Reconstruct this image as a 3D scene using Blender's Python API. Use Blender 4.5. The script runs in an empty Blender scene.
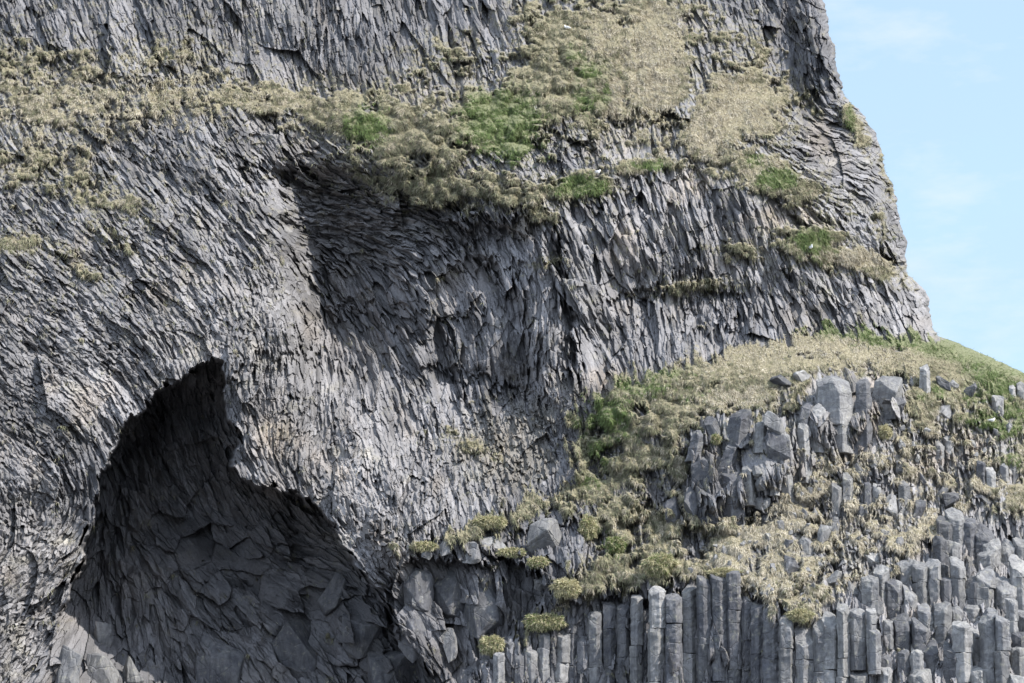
import bpy, bmesh, math, random
import numpy as np
from mathutils import Vector, Matrix

STEP = 0.64            # mesh spacing inside the frame, in image pixels
rng = np.random.default_rng(7)
random.seed(11)
f32 = np.float32
scene = bpy.context.scene
COL = scene.collection

# ------------------------------------------------------------------ image coordinates
# Every feature is given in image pixels (u, v),
# cast along the camera ray to a chosen depth (Y, metres).
CAM = (0.0, -130.0, 2.0); PITCH = math.radians(12.0); LENS = 75.0
TH = 18.0 / LENS
SP, CP = math.sin(PITCH), math.cos(PITCH)
PX = 2 * 130 * TH / 1024      # metres per image pixel near Y = 0

def world(u, v, Y):
    x = (u - 512.0) / 512.0 * TH
    y = (341.5 - v) / 512.0 * TH
    dy = CP - y * SP
    t = (Y - CAM[1]) / dy
    return CAM[0] + x * t, Y, CAM[2] + (SP + y * CP) * t

def mpp(Y):                     # metres per image pixel at depth Y
    return 2 * (Y + 130) * TH / 1024

# ------------------------------------------------------------------ noise helpers
def perlin(x, y, seed=0):
    r = np.random.default_rng(seed)
    g = r.uniform(0, 2 * np.pi, (256, 256)).astype(f32)
    gx, gy = np.cos(g), np.sin(g)
    xi = np.floor(x).astype(np.int32); yi = np.floor(y).astype(np.int32)
    xf = (x - xi).astype(f32); yf = (y - yi).astype(f32)
    u = xf * xf * xf * (xf * (xf * 6 - 15) + 10); w = yf * yf * yf * (yf * (yf * 6 - 15) + 10)
    def dot(ix, iy, fx, fy):
        a = ix & 255; b = iy & 255
        return gx[b, a] * fx + gy[b, a] * fy
    n00 = dot(xi, yi, xf, yf); n10 = dot(xi + 1, yi, xf - 1, yf)
    n01 = dot(xi, yi + 1, xf, yf - 1); n11 = dot(xi + 1, yi + 1, xf - 1, yf - 1)
    return ((n00 * (1 - u) + n10 * u) * (1 - w) + (n01 * (1 - u) + n11 * u) * w) * 1.5

def fbm(x, y, seed, oct=4, gain=.5):
    s = 0; a = 1; t = 0
    for o in range(oct):
        s = s + a * perlin(x * 2 ** o, y * 2 ** o, seed + o); t += a; a *= gain
    return s / t

def sstep(a, b, x):
    t = np.clip((x - a) / (b - a), 0, 1)
    return t * t * (3 - 2 * t)

# ------------------------------------------------------------------ the grid
def axis(lo, a, b, hi, far):
    return np.concatenate([np.arange(lo, a, far), np.arange(a, b, STEP), np.arange(b, hi, far)]).astype(f32)
us = axis(-90, -16, 1040, 1130, 3.0)
vs = axis(-70, -14, 697, 850, 3.0)
U, V = np.meshgrid(us, vs)
H, W = U.shape

# coarse grid for smooth fields
CS = 6
cu = np.arange(-96, 1140, CS).astype(f32); cv = np.arange(-78, 864, CS).astype(f32)
CU, CV = np.meshgrid(cu, cv)
def up(field):                 # bilinear from the coarse grid
    fx = (U - cu[0]) / CS; fy = (V - cv[0]) / CS
    ix = np.clip(fx.astype(np.int32), 0, len(cu) - 2); iy = np.clip(fy.astype(np.int32), 0, len(cv) - 2)
    ax = (fx - ix).astype(f32); ay = (fy - iy).astype(f32)
    return ((field[iy, ix] * (1 - ax) + field[iy, ix + 1] * ax) * (1 - ay) + (field[iy + 1, ix] * (1 - ax) + field[iy + 1, ix + 1] * ax) * ay).astype(f32)

def tps(pts, smooth=0.0):
    P = np.array(pts, float); x = P[:, 0] / 100; y = P[:, 1] / 100; z = P[:, 2]
    n = len(P)
    def k(d2):
        return .5 * d2 * np.log(d2 + 1e-9)
    d2 = (x[:, None] - x) ** 2 + (y[:, None] - y) ** 2
    A = np.zeros((n + 3, n + 3)); A[:n, :n] = k(d2) + np.eye(n) * smooth
    A[:n, n] = 1; A[:n, n + 1] = x; A[:n, n + 2] = y; A[n, :n] = 1; A[n + 1, :n] = x; A[n + 2, :n] = y
    w = np.linalg.solve(A, np.concatenate([z, [0, 0, 0]]))
    gx = CU / 100; gy = CV / 100
    out = w[n] + w[n + 1] * gx + w[n + 2] * gy
    for i in range(n):
        out = out + w[i] * k((gx - x[i]) ** 2 + (gy - y[i]) ** 2)
    return out.astype(f32)

def idw(pts, p=3.0, soft=12):
    P = np.array(pts, float); num = 0; den = 0
    for r in P:
        w = 1 / (((CU - r[0]) ** 2 + (CV - r[1]) ** 2 + soft ** 2) ** (p / 2))
        num = num + w * r[2]; den = den + w
    return (num / den).astype(f32)

rows = {
 -70: [(-90,15),(100,18),(250,20),(400,23),(520,26),(650,29),(760,30),(822,29)],
   0: [(-90,11),(0,13),(200,16.5),(400,20),(520,22),(650,24),(735,25.5),(775,26.2),(822,23.5)],
  70: [(-90,9),(0,10.5),(200,14.2),(330,16.5),(450,17),(560,17.5),(650,18.6),(730,20),(785,22.3),(838,19.8)],
 130: [(-90,5),(0,7),(150,9),(250,11),(350,12.5),(450,12.6),(560,13),(620,13.8),(700,15.4),(770,16.6),(815,18.8),(866,20.5)],
 180: [(-90,2.5),(0,4),(150,6.2),(250,8),(300,12.4),(350,12),(450,10.9),(550,10.0),(620,10.8),(700,12.3),(790,13.8),(885,18)],
 240: [(-90,-.5),(0,1),(150,3.3),(230,5),(280,6.2),(312,12.6),(400,11.4),(500,9.6),(545,8.6),(620,10.2),(700,11.3),(800,12.6),(903,16.5)],
 330: [(-90,-3.5),(0,-1.6),(150,1),(240,2.6),(290,4),(322,11.5),(400,10.6),(500,8.8),(552,7.2),(590,8.6),(650,9.6),(730,10),(830,11.2),(930,14)],
 400: [(-90,-6),(0,-3.5),(100,-1.2),(170,.2),(230,1.3),(300,3.4),(360,6.6),(430,8),(500,8),(570,6.6),(620,5.2),(700,4),(760,4),(820,3.4),(900,5),(1000,9),(1120,14)],
 470: [(-90,-7.5),(0,-4.5),(70,-2.6),(240,0.2),(300,.4),(380,1.3),(450,3.2),(520,4.6),(600,3.2),(660,1.6),(700,0.4),(780,.2),(850,1),(950,3.4),(1120,8)],
 540: [(-90,-8.5),(0,-5),(60,-3.5),(320,-1.2),(400,-1.6),(480,-1.2),(560,-1.2),(640,-1),(700,-1.6),(780,-2),(860,-1.9),(950,-.8),(1120,2)],
 600: [(-90,-9),(0,-5.5),(40,-4.5),(380,-2.6),(450,-2.2),(540,-2.2),(640,-3.8),(720,-5.2),(780,-6.0),(850,-5.6),(950,-4.2),(1120,-3)],
 683: [(-90,-10),(0,-6.5),(440,-3.2),(540,-2.8),(640,-4.6),(720,-6.2),(800,-7.4),(880,-8.2),(950,-8.8),(1120,-8)],
 850: [(-90,-12),(100,-8),(440,-4),(640,-6),(800,-8),(950,-11),(1120,-12)],
}
pts = [(u, v, y) for v, r in rows.items() for u, y in r]
BASE = tps(pts, .02)
D = up(BASE)

# large irregularities of the face
wu = U + 14 * perlin(U / 60, V / 60, 31); wv = V + 14 * perlin(U / 60 + 9, V / 60, 32)
D += 1.1 * fbm(wu / 95, wv / 110, 41, 3)
# vertical joints running down the right hand wall
D += .55 * np.abs(perlin((wu - V * .35) / 26, V / 150, 44)) * sstep(520, 560, U) * sstep(340, 300, V) * sstep(150, 190, V)

# ------------------------------------------------------------------ joint patterns (columns, blocks)
THETA = idw([(50,30,18),(200,30,14),(330,30,6),(420,40,10),(480,30,18),(50,100,30),(200,110,30),(50,200,42),(50,260,50),(150,250,46),(230,210,36),(100,340,52),(40,400,50),(180,310,40),(235,330,18),
             (30,480,40),(60,540,-50),(20,600,-48),(30,670,-42),(205,385,2),(260,360,0),(310,360,4),(290,430,-14),(265,480,34),(340,470,14),(420,490,6),(350,300,28),(330,215,84),(400,230,78),(400,320,28),(440,270,30),
             (480,350,10),(500,230,20),(600,220,24),(680,210,16),(600,320,30),(540,330,-6),(760,240,20),(850,285,26),(700,310,2),(640,310,6),(740,40,20),(800,60,10),(830,150,78),(845,170,70),(880,220,30),
             (600,650,0),(520,650,0),(720,640,0),(800,640,0),(900,620,0),(1000,620,0),(900,500,4),(750,450,6),(160,540,48),(220,560,52),(300,560,72),(350,620,46),(110,520,8),(120,600,10),(230,420,25),(640,140,10),(590,150,24)])
# pattern scale: 0 splinters, 1 slim columns, 2 stout columns, 3 blocks
SIZE = idw([(50,30,1.2),(200,30,1.1),(420,40,1.6),(480,30,1.8),(50,120,.7),(200,120,.8),(50,260,.6),(150,250,.8),(230,210,1.0),(100,340,.5),(30,420,.4),(180,310,.7),(30,520,.1),(30,620,.1),(235,330,.4),(280,300,.3),
            (205,385,1.0),(280,360,.9),(290,430,.6),(350,470,.3),(430,500,.2),(380,530,.2),(350,300,2.5),(330,215,.6),(400,230,.8),(410,320,2.4),(480,340,2.4),(600,220,1.75),(680,210,1.6),(590,320,1.9),(760,240,1.5),(850,285,1.1),(700,310,.9),
            (740,40,1.3),(800,60,1.4),(830,150,.9),(880,220,.7),(560,150,.4),(600,650,1.9),(520,650,1.8),(720,640,2),(800,640,2),(900,620,1.9),(1000,620,2),(880,500,.7),(750,460,2.7),(850,410,2.8),(700,480,2.7),(790,430,2.6),(560,535,2.6),(480,548,2.4),(480,450,.3),(530,480,.3),(560,440,.4),(160,540,2.6),(220,560,2.8),(300,600,2.9),(350,630,3),(440,600,3),
            (180,450,1.7),(110,520,2.0),(80,670,2.6),(520,420,.4),(500,560,2.6),(560,560,2.4),(960,420,.9),(640,450,.8)])
THETA_R = np.radians(THETA)

def worley(sp, k, seed, R, tj=.22, theta=True):
    r = np.random.default_rng(seed)
    i0 = math.floor(us[0] / sp) - R - 1; j0 = math.floor(vs[0] / sp) - R - 1
    nx = math.ceil(us[-1] / sp) + R + 2 - i0; ny = math.ceil(vs[-1] / sp) + R + 2 - j0
    su = ((np.arange(nx)[None, :] + i0 + r.uniform(.05, .95, (ny, nx))) * sp).astype(f32)
    sv = ((np.arange(ny)[:, None] + j0 + r.uniform(.05, .95, (ny, nx))) * sp).astype(f32)
    ci = np.clip(((su - cu[0]) / CS).astype(int), 0, len(cu) - 1); cj = np.clip(((sv - cv[0]) / CS).astype(int), 0, len(cv) - 1)
    th = (THETA_R[cj, ci] if theta else 0) + r.normal(0, tj, (ny, nx))
    st = np.sin(th).astype(f32); ct = np.cos(th).astype(f32)
    F1 = np.empty((H, W), f32); F2 = np.empty((H, W), f32); A1 = np.empty((H, W), f32); C1 = np.empty((H, W), f32); ID = np.empty((H, W), np.int32)
    suf, svf, stf, ctf = su.ravel(), sv.ravel(), st.ravel(), ct.ravel()
    for r0 in range(0, H, 64):
        s = slice(r0, min(H, r0 + 64))
        u = U[s]; v = V[s]
        base = (np.floor(v / sp).astype(np.int32) - j0) * nx + np.floor(u / sp).astype(np.int32) - i0
        f1 = np.full(u.shape, 1e9, f32); f2 = f1.copy(); a1 = np.zeros_like(f1); c1 = np.zeros_like(f1); idd = np.zeros(u.shape, np.int32)
        for dj in range(-R, R + 1):
            for di in range(-R, R + 1):
                q = base + (dj * nx + di)
                du = u - suf[q]; dv = v - svf[q]; s_ = stf[q]; c_ = ctf[q]
                a = du * s_ + dv * c_; c = du * c_ - dv * s_
                d = (a * (1 / k)) ** 2 + (c * k) ** 2
                m = d < f1
                f2 = np.where(m, f1, np.minimum(f2, d))
                f1 = np.where(m, d, f1); a1 = np.where(m, a, a1); c1 = np.where(m, c, c1); idd = np.where(m, q, idd)
        F1[s] = np.sqrt(f1); F2[s] = np.sqrt(f2); A1[s] = a1; C1[s] = c1; ID[s] = idd
    return F1, F2, A1, C1, ID, nx * ny

def facets(sp, k, seed, R, off, tc, ta, roof, crack, cw, tj=.22, theta=True, holes=.06):
    F1, F2, a, c, ID, n = worley(sp, k, seed, R, tj, theta)
    r = np.random.default_rng(seed + 500)
    o = r.normal(0, off, n); o = np.where(r.random(n) < holes, np.abs(o) + 2.2 * off, o).astype(f32)
    t1 = r.normal(0, tc, n).astype(f32); t2 = r.normal(0, ta, n).astype(f32)
    rf = (roof * r.uniform(.0, 1.8, n)).astype(f32); sh = r.uniform(-.5, .5, n).astype(f32) * sp / k
    h = o[ID] + PX * (t1[ID] * c + t2[ID] * a + rf[ID] * np.abs(c - sh[ID]))
    open_ = np.clip(perlin(U / 14, V / 14, seed + 7) * 2.2 + .1, 0, 1)
    h += crack * open_ * np.exp(-(F2 - F1) / cw)
    tn_ = r.normal(0, 1, n).astype(f32)[ID]
    return h.astype(f32), tn_

U0, V0 = U, V
WU = (U + .6 * perlin(U / 13, V / 17, 161) + .35 * perlin(U / 3.3, V / 4, 163)).astype(f32)
WV = (V + 1.6 * perlin(U / 9, V / 9, 162) + .4 * perlin(U / 3.3, V / 3.3, 164)).astype(f32)
U, V = WU, WV
L0, T0 = facets(4.2, 1.5, 101, 3, .085, .75, .5, .6, .07, .7, .45)
L1, T1 = facets(7.2, 2.25, 102, 6, .17, .6, .16, 1.15, .15, .8, .085)
L2, T2 = facets(13., 2.1, 103, 6, .26, .5, .09, 1.0, .20, 1.2, .07)
L3, T3 = facets(30., 1.3, 104, 3, .5, .60, .50, .25, .35, 1.6, .5, True, 0)
L4, T4 = facets(56., 1.6, 105, 5, .13, .30, .14, .2, .0, 1.6, .25, True, 0)
U, V = U0, V0
sz = up(SIZE) + .45 * perlin(U / 40, V / 40, 71) + .3 * perlin(U / 14, V / 18, 72)
tri = lambda c: np.clip(1 - np.abs(sz - c), 0, 1)
w0 = np.where(sz < 0, 1, tri(0)); w1 = tri(1); w2 = tri(2); w3 = np.where(sz > 3, 1, tri(3))
rough = .68 + .45 * sstep(-.35, .3, perlin(U / 34, V / 46, 75))          # sheared smooth places and shattered ones
rough = rough * (1 - .42 * np.exp(-((U - 410) / 95) ** 2 - ((V - 315) / 60) ** 2))
rockh = w0 * L0 * 1.15 + w1 * L1 + w2 * (L2 + .3 * L1) + w3 * (L3 + .22 * L1) + .34 * L0 * np.clip(sz, 0, 1) * np.clip(2.0 - sz, .25, 1)
rockh = rockh * rough + L4 * (1 - .6 * w3) * .8 + .28 * np.clip(sz, 0, 2) * .5 * L2 * w1
rockh += .05 * fbm(U / 5, V / 7, 171, 3)
tone = w0 * T0 + w1 * T1 + w2 * T2 + w3 * T3 + .5 * T4

# ------------------------------------------------------------------ features
def poly_sd(poly, uu=None, vv=None):
    uu = U if uu is None else uu; vv = V if vv is None else vv
    d = np.full(uu.shape, 1e9, f32); inside = np.zeros(uu.shape, bool)
    n = len(poly)
    for i in range(n):
        x0, y0 = poly[i]; x1, y1 = poly[(i + 1) % n]
        ex, ey = x1 - x0, y1 - y0
        t = np.clip(((uu - x0) * ex + (vv - y0) * ey) / (ex * ex + ey * ey + 1e-9), 0, 1)
        d = np.minimum(d, (uu - x0 - t * ex) ** 2 + (vv - y0 - t * ey) ** 2)
        if y0 != y1:
            c = ((y0 > vv) != (y1 > vv)) & (uu < (x1 - x0) * (vv - y0) / (y1 - y0) + x0)
            inside ^= c
    d = np.sqrt(d)
    return np.where(inside, -d, d)          # negative inside

jit = 5.0 * perlin(U / 19, V / 19, 51) + 2.4 * perlin(U / 8.3, V / 7.1, 52) + np.clip(14 * L1 + 12 * L2, -9, 9)     # edges break along the joints
# the cave
cave_poly = [(30,900),(46,690),(52,640),(62,602),(78,566),(92,520),(104,466),(124,425),(152,396),(182,378),(200,366),(214,358),(225,362),(228,384),(223,400),(229,418),(240,432),(234,450),
             (236,466),(242,478),(262,486),(300,494),(322,512),(334,530),(352,556),(366,580),(384,598),(402,640),(430,676),(470,760),(520,900)]
sd = poly_sd(cave_poly) + 5.0 * perlin(U / 19, V / 19, 51) + 2.0 * perlin(U / 7, V / 7, 55) + np.clip(6 * L1 + 6 * L2, -3, 3)
cave = sstep(2.2, -2.2, sd)
cave_in = tps([(54,655,-3.6),(95,655,1.0),(60,690,-5.2),(105,690,-1.5),(150,690,5.5),(250,690,6.5),(350,690,6.0),(430,690,3.0),(88,560,11.5),(130,560,11.0),(180,560,10.6),(250,560,10.2),(330,580,8.4),(380,620,5.0),
               (110,480,12.5),(160,470,12.2),(230,500,11.6),(300,520,10.5),(140,425,13),(200,384,9.5),(236,440,6.5),(226,420,7.5),(208,404,9.5),(180,620,8.0),(250,630,8.5),(330,630,8.0),(150,850,-2),(300,850,-1),(450,850,-2),(76,600,9.5),(110,605,9.5),(110,640,7.5),(140,660,6.5)], .02)
CI = up(cave_in) + 1.3 * fbm(wu / 60, wv / 60, 61, 3)
D = D * (1 - cave) + np.maximum(CI, D + .4) * cave
# the boulder strewn hollow right of the cave, under the grass ledge
hollow_poly = [(366,596),(384,582),(398,566),(412,556),(440,552),(466,560),(500,556),(540,570),(556,592),(512,640),(486,660),(474,690),(474,900),(400,900),(402,690),(388,640)]
sd2 = poly_sd(hollow_poly) + jit * .8
hollow = sstep(2.5, -3, sd2) * (.35 + .65 * sstep(385, 432, U))
D += hollow * (2.0 + .8 * fbm(wu / 40, wv / 40, 66, 2))

def lip(line, A, L, fade=25):
    """an overhanging edge: the rock below the line stands back by A, recovering over L"""
    global D
    xs = np.array([p[0] for p in line], f32); ys = np.array([p[1] for p in line], f32)
    yl = np.interp(U, xs, ys).astype(f32) + jit * 1.3
    below = V - yl
    win = sstep(xs[0] - fade, xs[0] + fade, U) * sstep(xs[-1] + fade, xs[-1] - fade, U)
    D += A * win * sstep(-1, 3, below) * np.exp(-np.maximum(below, 0) / L)
lip([(292,168),(330,182),(400,202),(470,216),(545,212)], 1.5, 60)
lip([(312,262),(350,252),(420,262),(480,256),(530,268)], .9, 45)
lip([(300,226),(360,222),(440,232),(530,226)], .7, 22, 14)
lip([(322,304),(380,296),(440,312),(490,300)], .7, 26, 14)
lip([(600,300),(640,285),(700,270),(750,292)], .9, 26, 12)
lip([(400,372),(450,366),(500,378),(548,392)], .8, 30)
lip([(545,190),(600,196),(640,172),(700,168)], .7, 18)
lip([(600,118),(650,108),(690,116)], .9, 22, 14)
lip([(528,132),(560,128),(596,138)], 1.0, 22, 10)
lip([(740,128),(790,150),(812,168)], .9, 20, 10)
lip([(190,388),(215,378),(260,352),(290,345),(322,360)], .9, 14, 10)
lip([(640,500),(690,515),(720,520)], 1.3, 34, 14)
lip([(556,600),(600,592),(640,588),(690,584),(735,574),(760,590)], 1.2, 500, 16)
lip([(505,535),(545,515),(600,520),(640,505)], 1.0, 30, 12)
lip([(60,62),(160,78),(240,66)], .5, 16)
lip([(30,150),(120,146),(180,160)], .5, 16)
lip([(215,150),(260,158),(292,172)], .9, 24)
# deep vertical cleft where the left face meets the dark wall, and the buttress edge
def cleft(line, A, wd):
    global D
    ys = np.array([p[1] for p in line], f32); xs = np.array([p[0] for p in line], f32)
    xl = np.interp(V, ys, xs).astype(f32) + jit
    win = sstep(ys[0] - 12, ys[0] + 12, V) * sstep(ys[-1] + 12, ys[-1] - 12, V)
    D += A * win * np.exp(-((U - xl) / wd) ** 2)
cleft([(282,165),(296,240),(304,300),(318,372)], 1.6, 9)
def step_right(line, A, L):
    global D
    ys = np.array([p[1] for p in line], f32); xs = np.array([p[0] for p in line], f32)
    x = U - np.interp(V, ys, xs).astype(f32) - 1.6 * jit
    win = sstep(ys[0] - 10, ys[0] + 10, V) * sstep(ys[-1] + 14, ys[-1] - 14, V)
    D += A * win * sstep(-5, 9, x) * np.exp(-np.maximum(x, 0) / L)
step_right([(284,172),(294,222),(303,290),(318,345),(334,384)], 1.8, 110)
step_right([(540,225),(552,290),(574,392)], -1.0, 120)
step_right([(395,262),(402,320),(420,372)], -.7, 60)
step_right([(690,288),(704,345)], 1.0, 60)
cleft([(470,255),(505,300),(518,350),(508,400)], 1.4, 12)
cleft([(548,225),(556,300),(572,385)], .9, 5)
cleft([(436,330),(444,370),(452,410)], 1.2, 9)
cleft([(690,300),(700,330),(712,350)], .8, 6)
cleft([(790,20),(800,70),(806,118)], 1.6, 12)

# ------------------------------------------------------------------ where the turf grows
#            u    v   ru  rv rot  weight
turf_blobs = [(60,100,105,40,-5,.66),(150,62,70,20,-8,.5),(30,160,60,26,0,.55),(190,95,60,26,0,.66),(270,100,75,17,4,.85),(335,112,50,24,10,.95),(395,130,45,34,0,1.1),(15,243,26,9,0,.9),(10,60,60,20,0,.5),
    (90,190,60,20,20,.5),(70,260,50,10,35,.45),(110,235,40,10,35,.4),(600,60,58,70,0,1.0),(652,55,34,72,0,1.3),(560,30,45,34,0,.95),(560,92,58,44,0,.9),(500,120,46,38,0,1.1),(430,135,52,40,0,.9),(366,125,30,22,0,1.0),(430,182,64,20,6,.9),
    (505,192,52,16,0,.8),(450,60,44,26,0,.5),(400,95,40,22,0,.6),(578,186,30,13,0,1.1),(640,166,36,7,-4,1.1),(540,214,16,9,0,.8),(742,105,42,38,10,1.25),(706,132,26,32,0,1.1),(766,172,60,17,24,1.1),(756,56,16,34,-15,.6),(712,30,16,40,0,.5),(800,98,20,12,25,.6),
    (778,178,24,12,10,1.2),(815,243,34,18,10,1.0),(862,260,44,10,20,1.2),(855,128,8,26,-28,.8),(886,175,6,26,-18,.6),(880,222,8,20,-10,.6),(735,250,26,10,0,.5),(690,285,40,8,-8,.6),(545,262,14,6,0,.5),(470,445,28,8,20,.7)]
turf = np.full(U.shape, 0, f32)
for (a, b, ru, rv, ro, w) in turf_blobs:
    c, s = math.cos(math.radians(ro)), math.sin(math.radians(ro))
    x = (U - a) * c + (V - b) * s; y = -(U - a) * s + (V - b) * c
    turf = np.maximum(turf, w * np.exp(-.8 * ((x / ru) ** 2 + (y / rv) ** 2)))
mound_poly = [(586,388),(640,366),(730,344),(790,330),(830,321),(880,325),(930,330),(936,318),(960,322),(1000,338),(1060,364),(1200,440),(1200,505),(1040,520),(985,516),(950,520),(930,560),(880,578),(850,590),(800,634),(780,618),(752,604),(700,582),(640,588),(604,590),(560,604),(556,620),(500,648),(488,640),
              (520,628),(552,606),(556,580),(574,548),(568,518),(530,522),(500,537),(466,541),(440,544),(402,553),(396,546),(430,538),(462,522),(500,510),(520,490),(566,478),(570,440),(562,420)]
sdm0 = poly_sd(mound_poly)
sdm = sdm0 + jit * 1.2 + 13 * fbm(U / 34, V / 26, 53, 3) * sstep(800, 700, U)
mound = sstep(6, -12, sdm)
# bare places on the mound: dark rock, the blocky outcrop, the stony right side
bare = np.zeros(U.shape, f32)
for (a, b, ru, rv, w) in [(560,535,34,22,1.0),(600,470,22,12,.45),(655,490,26,22,.9),(735,468,52,44,1.15),(775,445,44,34,1.1),(850,414,52,38,1.1),(600,545,34,14,.8),(690,545,20,20,.8),(880,490,60,30,.45),(960,450,60,30,.5),(950,500,40,20,.4),
                          (860,560,60,20,.45),(780,560,40,30,.35),(535,565,24,8,.6),(610,455,22,10,.55),(660,440,18,10,.5),(640,410,16,7,.5),(590,505,18,12,.6),(690,400,14,6,.4),(640,540,12,30,.5),(600,430,14,8,.5),(985,405,30,20,.4),(880,590,40,10,.6),(830,510,20,22,.5),(560,500,20,8,.4)]:
    bare = np.maximum(bare, w *  np.exp(-.9 * (((U - a) / ru) ** 2 + ((V - b) / rv) ** 2)))
mturf = mound * (.93 - bare - .26 * np.clip(perlin(U / 19, V / 13, 93) * 1.6, -.4, 1) * sstep(360, 400, V) - .24 * sstep(740, 860, U) * sstep(400, 440, V) - .25 * np.clip(perlin(U / 9, V / 7, 96), 0, 1) * sstep(740, 840, U) * sstep(400, 440, V))
turf = np.maximum(turf, mturf)
tn = .95 * fbm(U / 24, V / 15, 81, 4) + .30 * perlin(U / 5, V / 4, 88)
turf = turf * (1 - cave)
G = sstep(.42, .62, turf + tn * .8)           # 0 rock .. 1 turf

# tussocks
t1, t2, ta_, tc_, tid, tnn = worley(13., 1., 205, 2, 0, False)
b1, b2, ba_, bc_, bid, bnn = worley(24., .85, 206, 2, 0, False)
dome = np.clip(1 - (t1 / 9.0) ** 2, -.4, 1) * (.5 + np.random.default_rng(9).random(tnn).astype(f32)[tid]) + 1.0 * np.clip(1 - (b1 / 16) ** 2, -.4, 1) * (.2 + np.random.default_rng(8).random(bnn).astype(f32)[bid])
dome_v = perlin(U / 50, V / 40, 207)
cush = np.maximum.reduce([np.exp(-.8 * (((U - a) / ru) ** 2 + ((V - b) / rv) ** 2)) for a, b, ru, rv in [(520,90,90,95),(420,150,70,60),(500,190,80,25),(610,430,60,60),(620,520,70,50),(540,30,50,40),(970,385,70,40)]])
tus = -(.26 + .34 * cush) * (dome + 1.1 * fbm(U / 15, V / 10, 208, 3)) * (.75 + .5 * dome_v)
tus += .12 * fbm(U / 5, V / 4, 91, 2)
flat_t = sstep(690, 740, U) * sstep(440, 400, V) * sstep(310, 330, V)     # smooth matted grass on the mound's crown
tus = tus * (1 - .65 * flat_t)
# stones among the turf of the mound
outcrop_poly = [(686,428),(704,412),(726,406),(760,416),(795,402),(808,372),(850,370),(906,374),(908,418),(880,424),(856,454),(815,452),(812,484),(780,502),(770,514),(748,524),(690,524),(682,470)]
sdo = poly_sd(outcrop_poly) + jit * .9
outcrop = sstep(3, -3, sdo)
turf = turf * (1 - outcrop) + outcrop * .12
D -= 1.3 * outcrop * sstep(-2, 26, -sdo) * sstep(0, 1, (V - 360) / 60)
G = sstep(.42, .62, turf + tn * .8)
scree = sstep(0, -14, poly_sd([(470,398),(560,388),(584,392),(574,450),(566,486),(500,514),(440,470),(446,430)]) + 2 * jit)
stony = np.maximum(mound * (1 - outcrop), scree) * sstep(.2, .5, bare + .2 * perlin(U / 22, V / 22, 95) + .16 * sstep(700, 880, U) + .6 * scree)
D += (1 - G) * rockh * (1 - .2 * stony) + G * (tus + .35 * np.minimum(L0, .1)) - .12 * G
D += stony * 1.1 * np.minimum(L1 * .7 + L0 * 1.2, .14)

# ------------------------------------------------------------------ the skyline: the cliff turns its corner
sky_v = np.array([-70,0,30,65,90,98,108,130,165,200,245,275,283,292,325,336,345,362,375,392,440,520,700], f32)
sky_u = np.array([806,822,828,838,840,846,858,872,885,897,905,908,918,925,933,938,960,1000,1024,1066,1180,1400,1800], f32)
jj = np.random.default_rng(5).normal(0, 1, 2000)
Sv = np.interp(vs, sky_v, sky_u).astype(f32)
S = Sv[:, None]
edge = S - U
Rr = np.where(V < 330, 34, 22) * (.5 + .5 * sstep(100, 150, V))
q = np.clip(1 - edge / Rr, 0, 1)
D += np.where(V < 330, 4.5, 3.2) * (1 - np.sqrt(np.clip(1 - (q * .985) ** 2, 0, 1)))
past = np.maximum(U - S, 0)
rag = 3.4 * fbm(U / 13, V / 13, 97, 3) + 2.4 * np.abs(perlin(U / 5, V / 6, 98)) + 3.2 * perlin(U / 40, V / 26, 99)
rag = np.where(V < 334, rag, .8 * rag + 5.0 * np.abs(perlin(U / 17, V / 13, 95)) - 1.5)
Uc = np.where(past > 0, S - .16 * past, U) + rag * sstep(30, 0, edge)
D += past * .5
keep_v = past < 70

X, Y, Z = world(Uc.astype(np.float64), V.astype(np.float64), D.astype(np.float64))
Z = np.maximum(Z, -.6)

# ------------------------------------------------------------------ surface colours (rock and soil, with some sun and shade put into the rock tone)
lich = sstep(.1, .6, fbm(U / 30, V / 22, 111, 4))
warm = sstep(0, .7, fbm(U / 60, V / 60, 115, 3))
g = .155 * (1 + .22 * np.clip(tone, -2, 2)) * (1 + .22 * fbm(U / 45, V / 45, 118, 3))
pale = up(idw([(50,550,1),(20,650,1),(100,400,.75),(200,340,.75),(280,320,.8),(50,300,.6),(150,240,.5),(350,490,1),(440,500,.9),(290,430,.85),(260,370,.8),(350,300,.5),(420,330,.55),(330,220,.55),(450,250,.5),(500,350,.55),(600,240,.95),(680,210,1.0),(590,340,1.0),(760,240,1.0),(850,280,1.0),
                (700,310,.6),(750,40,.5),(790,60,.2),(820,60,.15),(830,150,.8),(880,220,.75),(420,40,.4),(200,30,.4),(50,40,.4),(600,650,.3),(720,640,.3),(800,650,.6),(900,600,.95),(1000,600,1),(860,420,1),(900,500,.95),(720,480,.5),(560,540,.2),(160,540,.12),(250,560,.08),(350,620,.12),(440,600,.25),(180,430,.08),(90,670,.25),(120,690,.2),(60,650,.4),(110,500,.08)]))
g = g * (.60 + .60 * pale)  # sunlit parts lifted, shaded wall, cave and crag darkened: light put in the colour
wn_ = np.clip(pale, 0, 1) * (.6 + .4 * sstep(600, 300, U))
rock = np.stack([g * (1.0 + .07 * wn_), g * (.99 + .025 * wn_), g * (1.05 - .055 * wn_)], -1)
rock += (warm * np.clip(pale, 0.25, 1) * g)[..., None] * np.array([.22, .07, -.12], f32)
rock += (lich * g * np.clip(pale, .1, 1))[..., None] * np.array([.20, .17, .03], f32)
rust = sstep(.42, .7, fbm(U / 16 + 7, V / 26, 211, 4)) * (1 - .5 * np.clip(pale, 0, 1))
rock = rock * (1 - .4 * rust[..., None]) + .4 * rust[..., None] * np.array([.13, .105, .09], f32)
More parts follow.
